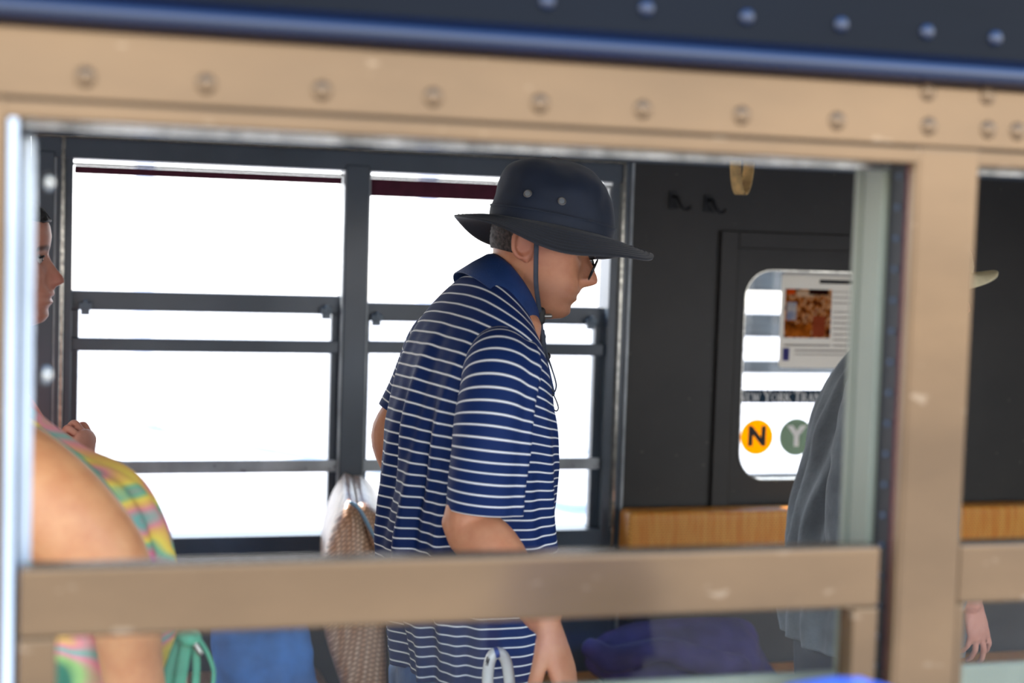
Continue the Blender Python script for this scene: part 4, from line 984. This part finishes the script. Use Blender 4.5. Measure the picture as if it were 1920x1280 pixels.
# ------------------------------------------------------------------ person in the tie-dye top, close to the open window
Y3 = 0.76
p3 = empty('person', (P(120, 1200, Y3)[0], Y3, 0.0), 'person in a tie-dye tank top with a bare arm, close inside the open window', 'person')
M['skin3'] = skin('skin_light', srgb(234, 166, 112), srgb(190, 110, 96), srgb(120, 70, 50), 0.05)
h3 = Head(P(-170, 560, Y3), -2, 4, 1.0)
Fp3, Lp3 = yawed(0)
YA3 = 0.60
bd = [h3.surf()] + h3.ear(-1) + h3.ear(1)
bd.append(tube([h3.w(-.02, 0, -.03), P(-130, 700, Y3), P(-90, 790, Y3)], [(.05, .052), (.05, .05), (.07, .06)], 20, 14, ref=Lp3))
bd.append(tube([P(-80, 790, Y3), P(0, 880, Y3), P(100, 1020, Y3), P(140, 1250, Y3), P(140, 1500, Y3)], [(.06, .045), (.10, .065), (.115, .085), (.11, .08), (.12, .085)], 22, 18, ref=Lp3))
a3 = [P(-30, 850, YA3 + .05), P(30, 892, YA3 + .0), P(110, 960, YA3 - .03), P(185, 1050, YA3 - .04), P(232, 1140, YA3 - .03), P(245, 1230, YA3 - .01), P(262, 1340, YA3), P(280, 1460, YA3)]
bd.append(tube(a3, [.055, .061, .060, .056, .043, .037, .034, .025], 24, 50, ref=Lp3))
wq = a3[-1]; bd += hand(wq, (.15, 0, -1), (.3, .9, 0), [(15, 25, 15)] * 4, .92, side=1)
bd.append(tube([P(-60, 840, Y3 + .14), P(0, 1000, Y3 + .17), P(60, 1180, Y3 + .17), P(160, 1300, Y3 + .15), P(230, 1400, Y3 + .12)], [.05, .046, .04, .036, .026], 18, 30, ref=Lp3))
wq = P(233, 1406, Y3 + .12); bd += hand(wq, (.4, -.1, -.9), (0, -.9, 0), [(15, 25, 15)] * 4, .92, side=-1)
o3 = remesh('body', bd, .004, 3, M['skin3'], p3); h3.paint(o3, True, .7)
k = NT('tie_dye'); b = k.n('ShaderNodeBsdfPrincipled'); k.l(b.outputs[0], k.out.inputs[0]); b.inputs['Roughness'].default_value = .75
tc = k.n('ShaderNodeTexCoord'); n1 = k.n('ShaderNodeTexNoise'); n1.inputs['Scale'].default_value = 6.0; n1.inputs['Detail'].default_value = 1.5; n1.inputs['Distortion'].default_value = 0.3
mp = k.n('ShaderNodeMapping'); mp.inputs['Rotation'].default_value = (0, R_(28), 0); mp.inputs['Scale'].default_value = (0.8, 1, 2.0); mp.inputs['Location'].default_value = (.3, .1, .12); k.l(tc.outputs['Object'], mp.inputs[0]); k.l(mp.outputs[0], n1.inputs[0])
rp = k.n('ShaderNodeValToRGB'); k.l(n1.outputs[0], rp.inputs[0]); es = rp.color_ramp.elements
es[0].position = .28; es[0].color = srgb(150, 90, 170); es[1].position = .74; es[1].color = srgb(40, 120, 90)
for p_, c_ in ((.36, srgb(236, 130, 150)), (.42, srgb(120, 190, 150)), (.46, srgb(252, 222, 90)), (.50, srgb(248, 190, 100)), (.54, srgb(240, 150, 150)), (.585, srgb(120, 190, 170)), (.62, srgb(240, 150, 160)), (.68, srgb(160, 200, 110))):
    q_ = es.new(p_); q_.color = c_
k.l(rp.outputs[0], b.inputs['Base Color']); M['tiedye'] = k.m
M['teal'] = paint('teal_trim', srgb(48, 140, 112), rough=0.7, var=0.12, scale=40)
trunk('tank_top', [(170, 1520, 190, 0, .165), (165, 1380, 180, 0, .155), (160, 1250, 176, 0, .15), (158, 1140, 176, 0, .15), (155, 1050, 174, 0, .152), (140, 985, 162, -8, .150), (116, 925, 142, -15, .148), (62, 884, 112, -22, .142), (15, 850, 101, -28, .13), (-25, 815, 92, -32, .11), (-56, 788, 76, -34, .085)], Y3, 0, M['tiedye'], p3, .005, 1.0)
# teal binding along the armhole and dangling ties
V, F = tube([P(70, 806, YA3 + .03), P(150, 865, YA3 + .02), P(205, 925, YA3 + .02), P(240, 990, YA3 + .025), P(275, 1055, YA3 + .03), P(300, 1130, YA3 + .04)], [(.003, .0055)] * 6, 10, 40, ref=Lp3); mesh('armhole_binding', V, F, M['teal'], p3)
M['ribbon'] = paint('green_ribbon', srgb(84, 168, 128), rough=0.5, var=0.15, scale=20)
tz = Y3 - .13
def ribbon(pts, w, t_=.0018, nm='tie_ribbon', m_='ribbon'):
    V, F = tube(pts, [(t_, w)] * len(pts), 10, 40, ref=Lp3); return mesh(nm, V, F, M[m_], p3)
ribbon([P(345, 1188, tz), P(330, 1230, tz), P(310, 1285, tz), P(296, 1350, tz)], .009)
ribbon([P(352, 1186, tz - .005), P(345, 1230, tz - .005), P(335, 1290, tz - .005), P(322, 1350, tz - .005)], .008)
ribbon([P(358, 1186, tz), P(368, 1235, tz), P(366, 1290, tz), P(360, 1350, tz)], .005)
ribbon([P(340, 1190, tz - .008), P(352, 1200, tz - .012), P(366, 1196, tz - .008), P(356, 1184, tz - .004)], .008, .004, 'tie_knot')
V, F = tube([P(362, 1188, tz - .006), P(378, 1205, tz - .006), P(394, 1235, tz - .006), P(401, 1262, tz - .006), P(396, 1300, tz - .006), P(386, 1350, tz - .006)], [.0028] * 6, 10, 40, ref=Lp3); cdn = mesh('tie_cord', V, F, M['ribbon'], p3)
V, F = tube([P(363, 1203, tz - .009), P(376, 1224, tz - .009)], [.0042, .0042], 12, 8, ref=Lp3, smoothp=False); mesh('cord_tip', V, F, M['edge'], cdn)
M['hair3'] = paint('brown_hair', srgb(92, 62, 44), rough=0.5, var=0.3, scale=160, bump=0.6, bscale=200)
hair_cap(h3, M['hair3'], p3, lambda u, y, v: (v > .09 - .95 * np.clip(.055 - u, 0, .2)) & (v > -.058), .010, .005)
legs(p3, P(165, 1500, Y3), 0, M['khaki'], M['shoe'], .158, .115, top=P(165, 1440, Y3)[2])

# ------------------------------------------------------------------ person in the grey hoodie behind the post
Y4 = 1.60
p4 = empty('person', (P(1630, 1150, Y4)[0], Y4, 0.0), 'person in a grey hoodie and cream cap, mostly hidden behind the window post', 'person')
M['skin4'] = skin('skin_rosy', srgb(206, 146, 124), srgb(176, 96, 92), srgb(110, 72, 60))
M['hoodie'] = paint('grey_hoodie_cloth', srgb(112, 118, 122), rough=0.85, var=0.2, scale=10, bump=0.3, bscale=120, sheen=0.2)
h4 = Head(P(1724, 545, Y4), 0, 4, 1.0)
Fp4, Lp4 = yawed(0)
bd = [h4.surf()] + h4.ear(-1) + h4.ear(1)
bd.append(tube([h4.w(-.02, 0, -.03), P(1690, 650, Y4), P(1665, 720, Y4)], [(.052, .055), (.052, .054), (.07, .06)], 20, 14, ref=Lp4))
bd.append(tube([P(1665, 710, Y4), P(1645, 800, Y4), P(1630, 980, Y4), P(1622, 1180, Y4)], [(.09, .05), (.13, .07), (.14, .085), (.14, .09)], 22, 18, ref=Lp4))
w4 = P(1822, 1128, Y4 - .22)
bd.append(tube([P(1668, 775, Y4 - .13), P(1628, 890, Y4 - .205), P(1612, 1010, Y4 - .22), P(1700, 1076, Y4 - .22), w4], [.045, .040, .038, .034, .024], 18, 34, ref=Lp4))
bd += hand(w4, (.22, -.1, -.95), (-.25, .95, -.1), [(12, 26, 20), (8, 22, 18), (14, 26, 20), (20, 30, 22)], .74, side=1, spread=2.4)
bd.append(tube([P(1650, 760, Y4 + .18), P(1650, 890, Y4 + .21), P(1660, 1010, Y4 + .22), P(1690, 1120, Y4 + .2), P(1720, 1200, Y4 + .18)], [.05, .046, .043, .038, .026], 18, 30, ref=Lp4))
wq = P(1722, 1205, Y4 + .18); bd += hand(wq, (.3, 0, -.9), (0, -.9, 0), [(15, 25, 15)] * 4, .95, side=-1)
o4 = remesh('body', bd, .0035, 3, M['skin4'], p4); h4.paint(o4, True, .6)
hair_cap(h4, M['hair1'], p4, lambda u, y, v: (v > .085 - .9 * np.clip(.05 - u, 0, .2)) & (v > -.05) & ~((u > -.02) & (v < .04)) & (v < .055), .006, .003)
trunk('hoodie', [(1632, 1200, 150, 0, .20), (1634, 1150, 156, 0, .205), (1632, 1050, 144, 0, .205), (1638, 950, 132, 0, .205), (1645, 860, 114, 2, .21), (1652, 790, 100, 6, .21), (1664, 740, 92, 12, .19), (1670, 700, 76, 18, .14), (1678, 670, 60, 22, .09)], Y4, 0, M['hoodie'], p4, .008, 2.5)
sleeve2('sleeve', [P(1655, 722, Y4 - .12), P(1650, 750, Y4 - .17), P(1628, 860, Y4 - .21), P(1610, 980, Y4 - .225), P(1640, 1050, Y4 - .225), P(1720, 1088, Y4 - .225), P(1796, 1118, Y4 - .22)], [.06, .072, .068, .064, .062, .052, .040], M['hoodie'], p4, Lp4, 2, .010)
sleeve2('sleeve', [P(1655, 722, Y4 + .12), P(1650, 750, Y4 + .17), P(1650, 890, Y4 + .21), P(1660, 1010, Y4 + .22), P(1690, 1120, Y4 + .2), P(1714, 1185, Y4 + .18)], [.06, .072, .066, .062, .052, .042], M['hoodie'], p4, Lp4, 7, .008)
hr = [P(1690, 735, Y4) + Fp4 * (.085 * math.cos(a)) + Lp4 * (.105 * math.sin(a)) + np.array([0, 0, .030 * -math.cos(a)]) for a in np.linspace(0.5, 2 * math.pi - .5, 24)]
V, F = tube(hr, [.018 + .012 * math.sin(math.pi * i / 23) for i in range(24)], 16, 60, ref=(0, 0, 1)); mesh('hood', V, F, M['hoodie'], p4)
legs(p4, P(1622, 1215, Y4), 0, M['khaki'], M['shoe'], .17, .125, top=P(1622, 1170, Y4)[2])
def cap(hd_, label, m, vis=.075, parent_loc=None, vtilt=0.0):
    c = empty('cap', hd_.w(0, 0, .06), label, 'cap')
    an = np.linspace(0, 2 * math.pi, 72, endpoint=False); rg = []
    for v, a, b in ((.040, .112, .086), (.060, .111, .0865), (.085, .104, .083), (.108, .088, .072), (.126, .062, .052), (.136, .034, .029), (.1395, .006, .005)):
        rg.append(hd_.w(-.002 + a * np.cos(an), b * np.sin(an), np.full(72, v)))
    qv = [rg[0]]
    V, F = rings_mesh(rg, cap=False); o = mesh('crown', V, F, m, c); s_ = o.modifiers.new('t', 'SOLIDIFY'); s_.thickness = .003
    rg = []
    for f_ in np.linspace(0, 1, 10):
        aa = np.linspace(-1.15, 1.15, 40); rr = f_ * vis * np.sqrt(np.clip(1 - (aa / 1.18) ** 2, 0, 1))
        rg.append(hd_.w((.108 * np.cos(aa) + rr), .086 * np.sin(aa) * (1 + .04 * f_), .043 + vtilt * rr - .042 * f_ * np.sin(aa) ** 2))
    V, F = rings_mesh(rg, cap=False, closed_u=False); o = mesh('visor', V, F, m, c); s_ = o.modifiers.new('t', 'SOLIDIFY'); s_.thickness = .006; s_.offset = 0
    bm = bmesh.new(); bmesh.ops.create_uvsphere(bm, u_segments=12, v_segments=8, radius=.007)
    for v in bm.verts: v.co = Vector(hd_.w(-.002, 0, .141)) + Vector((v.co.x, v.co.y, v.co.z * .6))
    from_bm('cap_button', bm, m, c, True)
    return c
M['creamc'] = paint('cream_cap_cloth', srgb(222, 208, 168), rough=0.8, var=0.06, scale=40, bump=0.15, bscale=200)
cap(h4, 'cream visored cap worn by the person behind the post', M['creamc'], .064, vtilt=.22)

# ================================================================== furniture
M['rat_o'] = rattan('orange_rattan', srgb(250, 184, 84), srgb(236, 152, 52), srgb(176, 98, 28), .35, 200, 140)
M['rat_w'] = rattan('tan_rattan', srgb(226, 190, 160), srgb(190, 140, 104), srgb(96, 58, 36), .32, 130, 105)
def add_wv(o, fn):
    V = verts_world(o); A = np.array([fn(v) for v in V]); at = o.data.attributes.new('wv', 'FLOAT_VECTOR', 'POINT'); at.data.foreach_set('vector', A.astype('f').ravel())
# long bench against the back wall
bench = empty('rattan_bench', (2.2, YB - .2, 0.0), 'orange woven rattan bench against the dark panel under the door window', 'bench')
o = box('backrest', 1.508, 3.02, YB - .115, YB - .018, .61, .868, M['rat_o'], bench, .022, 4); add_wv(o, lambda v: (v[0], v[2] + v[1] * .7, 0))
o = box('seat_cushion', 1.13, 3.02, YB - .55, YB - .10, .345, .425, M['rat_o'], bench, .025, 4); add_wv(o, lambda v: (v[0], v[1] + v[2], 0))
box('back_panel', 1.52, 3.01, YB - .09, YB - .02, .40, .61, M['wallp'], bench, .003)
box('kick_panel', 1.15, 3.0, YB - .50, YB - .02, 0.0, .345, M['wallp'], bench, .004)
# cross seats: profile lofted across the car with rounded aisle end
M['trim'] = paint('blue_grey_trim', srgb(120, 150, 170), rough=0.3, metal=0.5, var=0.1)
def cross_seat(label, prof_px, Ya, Yend, facing, m, seat_x, sgn, skew=0.0):
    pts = [P(a, b, Ya) for a, b in prof_px]; pts = np.array(pts); cx, cz = pts[:, 0].mean(), pts[:, 2].mean()
    t = empty('cross_seat', (cx, (Ya + Yend) / 2, 0), label, 'seat', 'rattan cross seats')
    q = np.array([(x, z) for x, _, z in pts]); q3 = np.c_[q[:, 0], np.zeros(len(q)), q[:, 1]]; q3 = np.r_[q3, q3[:1]]
    sm, _ = smooth_path(q3, 72); sm = sm[:-1][:, [0, 2]]
    rg = []; d = 1 if Yend > Ya else -1; wv = []
    for off, s_ in ((0.0, .26), (.004, .58), (.013, .82), (.028, .94), (.055, 1.0), (abs(Yend - Ya) - .04, 1.0), (abs(Yend - Ya) - .01, .93), (abs(Yend - Ya), .7)):
        for x, z in sm: rg.append((cx + (x - cx) * s_ + skew * off, Ya + d * off, cz + (z - cz) * s_))
    n = len(sm); rings = [np.array(rg[i * n:(i + 1) * n]) for i in range(8)]
    V, F = rings_mesh(rings); o = mesh('backrest', V, F, m, t); add_wv(o, lambda v: ((v[0] - cx) * .80 + (v[2] - cz) * .55 + (v[1] - Ya) * .9, (v[2] - cz) * .85 - (v[0] - cx) * .55 + 1.4 * (v[0] - cx) ** 2 * 4, 0))
    zb = q[:, 1].min()
    c = box('seat_cushion', min(seat_x), max(seat_x), min(Ya, Yend) + .01, max(Ya, Yend), .37, .46, m, t, .03, 4); add_wv(c, lambda v: (v[0], v[1] + v[2], 0))
    box('seat_base', min(seat_x) + .03, max(seat_x) - .03, min(Ya, Yend) + .05, max(Ya, Yend) - .02, 0, .37, M['wallp'], t, .004)
    return t, o
pA = [(654, 944), (668, 950), (690, 985), (712, 1040), (722, 1110), (726, 1200), (728, 1300), (722, 1400), (668, 1400), (640, 1300), (608, 1195), (602, 1110), (609, 1045), (628, 985)]
sA, oA = cross_seat('tan woven rattan cross seat with its sunlit top just left of the striped polo', pA, 2.28, 2.80, -1, M['rat_w'], (.10, .66), -1, .15)
V, F = tube([P(658, 942, 2.275), P(672, 952, 2.272), P(692, 988, 2.272), P(714, 1035, 2.272), P(727, 1100, 2.272), P(733, 1200, 2.272), P(735, 1390, 2.275)], [(.009, .005)] * 7, 10, 50, ref=(0, 1, 0)); mesh('edge_trim', V, F, M['trim'], sA)
pB = [(672, 950), (690, 950), (716, 975), (748, 1040), (775, 1120), (780, 1200), (775, 1400), (738, 1400), (737, 1200), (732, 1110), (716, 1040), (695, 985)]
sB, oB = cross_seat('tan woven rattan cross seat hidden mostly behind the striped polo', pB, 2.285, 2.80, 1, M['rat_w'], (.86, 1.10), 1, .15)
# seat beside the front wall with the white enamel grab loop
pC = [(935, 1296), (960, 1300), (985, 1340), (1000, 1420), (1005, 1560), (900, 1560), (880, 1420), (890, 1340), (912, 1304)]
sC, oC = cross_seat('rattan cross seat with a white enamel grab loop, below the front window', pC, .93, .16, 1, M['rat_w'], (.82, 1.16), 1)
M['enamel'] = paint('white_enamel', srgb(226, 224, 216), rough=0.25, var=0.04, scale=20, coat=0.5)
yh = .90
V, F = tube([P(915, 1330, yh), P(914, 1285, yh), P(917, 1245, yh), P(926, 1225, yh), P(938, 1224, yh), P(949, 1240, yh), P(956, 1285, yh), P(958, 1330, yh)], [(.0095, .0085)] * 8, 16, 50, ref=(0, 1, 0)); gh = mesh('grab_loop', V, F, M['enamel'], sC)
M['bmark'] = paint('blue_mark', srgb(62, 84, 150), rough=0.4)
V, F = tube([P(927, 1224, yh - .004), P(934, 1222, yh - .004)], [(.0085, .0082)] * 2, 14, 6, ref=(0, 1, 0), smoothp=False, rounded=False); mesh('blue_band', V, F, M['bmark'], gh)
for a in ([(911, 1241), (914, 1230), (913, 1244), (917, 1234), (916, 1240)], [(911, 1247), (914, 1240), (917, 1236), (914, 1248)]):
    V, F = tube([P(x, y, yh - .0105) for x, y in a], [.0006] * len(a), 6, 24, ref=(0, 1, 0)); mesh('scrawl', V, F, M['ink'], gh)

# blue bag on the cross seat, purple jacket on the bench
def blob(name, rows, Yc, dep, m, parent, label, cat, seed, amp):
    pts = []; an = np.linspace(0, 2 * math.pi, 80, endpoint=False); rg = []
    q = np.array([np.r_[P((a + b) / 2, y, Yc), (P(b, y, Yc) - P(a, y, Yc))[0] / 2, dd] for y, a, b, dd in rows]); q, _ = smooth_path(q, 60)
    for r in q: rg.append(r[:3] + np.outer(np.sign(np.cos(an)) * np.abs(np.cos(an)) ** .8 * r[3], [1, 0, 0]) + np.outer(np.sin(an) * r[4] * dep, [0, 1, 0]))
    V, F = rings_mesh(rg); V = V + np.outer(vnoise(V, 9.0, seed) * amp, [.5, -1, .2]) + np.outer(vnoise(V, 24.0, seed + 3) * amp * .4, [.5, -1, .2])
    o = mesh(name, V, F, m, parent)
    return o
M['bluebag'] = paint('blue_bag_cloth', srgb(70, 130, 205), rough=0.75, var=0.2, scale=8, bump=0.25, bscale=40)
YBg = 2.36
zf = lambda px, z, Y: 433 + 0
bag = empty('tote_bag', (P(500, 1300, YBg)[0], YBg, .46), 'blue cloth tote bag on the cross seat behind the tie-dye top', 'bag')
def ypx(px, z, Y):                              # row at which height z appears
    lo, hi = -400.0, 3000.0
    for _ in range(50):
        mid = (lo + hi) / 2
        if P(px, mid, Y)[2] > z: lo = mid
        else: hi = mid
    return lo
yb0 = ypx(500, .468, YBg)
blob('bag_body', [(yb0, 412, 612, .8), (yb0 - 20, 400, 622, 1), (1290, 398, 598, 1), (1230, 394, 585, .95), (1180, 400, 580, .7), (1130, 408, 570, .35), (1118, 415, 565, .15)], YBg, .11, M['bluebag'], bag, '', '', 3.0, .022)
for s_ in (-1, 1):
    V, F = tube([P(440, 1125, YBg + s_ * .03), P(450, 1090, YBg + s_ * .04), P(490, 1075, YBg + s_ * .05), P(530, 1090, YBg + s_ * .04), P(540, 1125, YBg + s_ * .03)], [(.002, .011)] * 5, 10, 40, ref=(0, 1, 0)); mesh('bag_handle', V, F, M['bluebag'], bag)
M['purple'] = paint('purple_cloth', srgb(58, 48, 112), rough=0.8, var=0.25, scale=9, bump=0.3, bscale=40)
YJ = 2.52
jk = empty('folded_jacket', (P(1250, 1300, YJ)[0], YJ, .425), 'dark purple jacket lying crumpled on the rattan bench', 'jacket')
yj = ypx(1250, .430, YJ)
blob('jacket_body', [(yj, 1150, 1440, .9), (yj - 14, 1135, 1450, 1), (1250, 1112, 1440, 1), (1220, 1115, 1430, .9), (1190, 1140, 1420, .7), (1170, 1175, 1405, .4), (1163, 1200, 1390, .2)], YJ, .15, M['purple'], jk, '', '', 8.0, .03)
V, F = tube([P(1110, 1215, YJ - .1), P(1150, 1235, YJ - .16), P(1240, 1218, YJ - .18), P(1320, 1240, YJ - .17), P(1390, 1250, YJ - .15)], [.03, .036, .03, .036, .03], 16, 40, ref=(0, 0, 1)); V = V + np.outer(vnoise(V, 20, 2) * .012, [.3, -.5, .8]); mesh('sleeve', V, F, M['purple'], jk)

# hanging strap on the overhead bar
YT = 2.0
bar = empty('overhead_bar', (.7, YT, 2.34), 'steel overhead grab bar running along the ceiling', 'bar')
V, F = tube([(-3.1, YT, 2.02), (4.5, YT, 2.02)], [.014, .014], 14, 4, ref=(0, 0, 1), smoothp=False); mesh('bar_tube', V, F, M['edge'], bar)
for x in (-2.5, -.7, 2.6, 4.2):
    V, F = tube([(x, YT, 2.02), (x, YT, 2.34)], [.010, .012], 12, 4, ref=(1, 0, 0), smoothp=False, rounded=False); mesh('bar_bracket', V, F, M['edge'], bar)
M['leather'] = paint('tan_leather', srgb(236, 190, 124), rough=0.5, var=0.3, scale=22, spot=(srgb(120, 76, 38), 70, .66))
st = empty('hanging_strap', P(1392, 300, YT) * [1, 1, 0] + [0, 0, 2.02], 'tan leather hanging strap loop above the panel wall', 'strap')
xs = P(1392, 300, YT)[0]; zb_ = P(1392, 364, YT)[2]; lp = []; e1 = np.array([math.cos(R_(36)), math.sin(R_(36)), 0])
for a in np.linspace(0, 2 * math.pi, 40):
    zz = math.cos(a); hgt = 2.035 - zb_; s_ = (1 - zz) / 2   # 0 top .. 1 bottom
    lp.append(np.array([xs, YT, 2.035 - hgt * s_]) + e1 * (.043 * math.sin(a) * (0.35 + .65 * s_)))
V, F = tube(lp, [(.0022, .0135)] * 40, 12, 120, ref=e1, rounded=False)
# flat ribbon: wide across the loop's own axis
Vr = []; nrm_ax = np.cross(e1, [0, 0, 1.0]); n_ = len(lp)
rg = []
for i in range(n_ - 1):
    tn = nrm(lp[(i + 1) % (n_ - 1)] - lp[i - 1 if i else n_ - 2]); on = nrm(np.cross(tn, nrm_ax))
    rg.append(np.array([lp[i] + nrm_ax * .0135 + on * .002, lp[i] - nrm_ax * .0135 + on * .002, lp[i] - nrm_ax * .0135 - on * .002, lp[i] + nrm_ax * .0135 - on * .002]))
V, F = rings_mesh(rg + [rg[0]], cap=False); mesh('strap_loop', V, F, M['leather'], st, False)
V, F = tube([(xs, YT - .0, 2.0), (xs, YT, 2.045)], [(.02, .019)] * 2, 14, 6, ref=(1, 0, 0), smoothp=False); mesh('strap_clamp', V, F, M['edge'], st)

# ------------------------------------------------------------------ child on the platform, only the cap's top reaches the frame
pc = P(1606, 1271, -0.30)
h5 = Head(pc - np.array([0, 0, .1452]), 100, 0, 1.0)
p5 = empty('person', (h5.E[0], h5.E[1], -0.02), 'child in a blue cap on the platform, only the cap crown showing', 'person')
E5 = h5.E; F5, L5 = yawed(100); hz = E5[2] * .5
bd = [h5.surf()] + h5.ear(-1) + h5.ear(1)
bd.append(tube([h5.w(-.02, 0, -.03), E5 - [0, 0, .14], E5 - [0, 0, .2]], [.045, .042, .05], 18, 10, ref=L5))
bd.append(tube([E5 - [0, 0, .18], E5 - [0, 0, .28], E5 * [1, 1, 0] + [0, 0, hz + .1], E5 * [1, 1, 0] + [0, 0, hz]], [(.07, .05), (.11, .07), (.10, .075), (.10, .075)], 20, 14, ref=L5))
for s_ in (-1, 1):
    sh5 = E5 - [0, 0, .22] + L5 * s_ * .12; wr5 = E5 * [1, 1, 0] + L5 * s_ * .18 + F5 * .05 + [0, 0, hz + .0]
    bd.append(tube([sh5, (sh5 + wr5) / 2 + L5 * s_ * .02 - F5 * .02, wr5], [.036, .03, .02], 14, 16, ref=F5)); bd += hand(wr5, (0, 0, -1), -L5 * s_, [(15, 25, 15)] * 4, .75, side=s_)
o5 = remesh('body', bd, .004, 3, M['skin2'], p5); h5.paint(o5, True, .6)
M['tee'] = paint('white_tee_cloth', srgb(222, 222, 226), rough=0.8, var=0.05)
V, F = tube([E5 - [0, 0, .165], E5 - [0, 0, .20], E5 - [0, 0, .26], E5 * [1, 1, 0] + [0, 0, hz + .15], E5 * [1, 1, 0] + [0, 0, hz - .02]], [(.06, .055), (.11, .07), (.14, .09), (.13, .095), (.135, .10)], 40, 30, ref=L5, rounded=False); mesh('tee_shirt', V, F, M['tee'], p5)
for s_ in (-1, 1):
    V, F = tube([E5 - [0, 0, .21] + L5 * s_ * .10, E5 - [0, 0, .26] + L5 * s_ * .15, E5 - [0, 0, .36] + L5 * s_ * .165], [.05, .05, .048], 20, 14, ref=F5, rounded=False); mesh('sleeve', V, F, M['tee'], p5)
legs(p5, E5 * [1, 1, 0] + [0, 0, hz], 100, M['khaki'], M['shoe'], .13, .095, top=hz + .06, stance=.075).location.z -= 0.0
M['bluecap'] = paint('blue_cap_cloth', srgb(90, 130, 225), rough=0.6, var=0.08, scale=12)
cap(h5, 'blue visored cap on the child below the front window', M['bluecap'], .06)
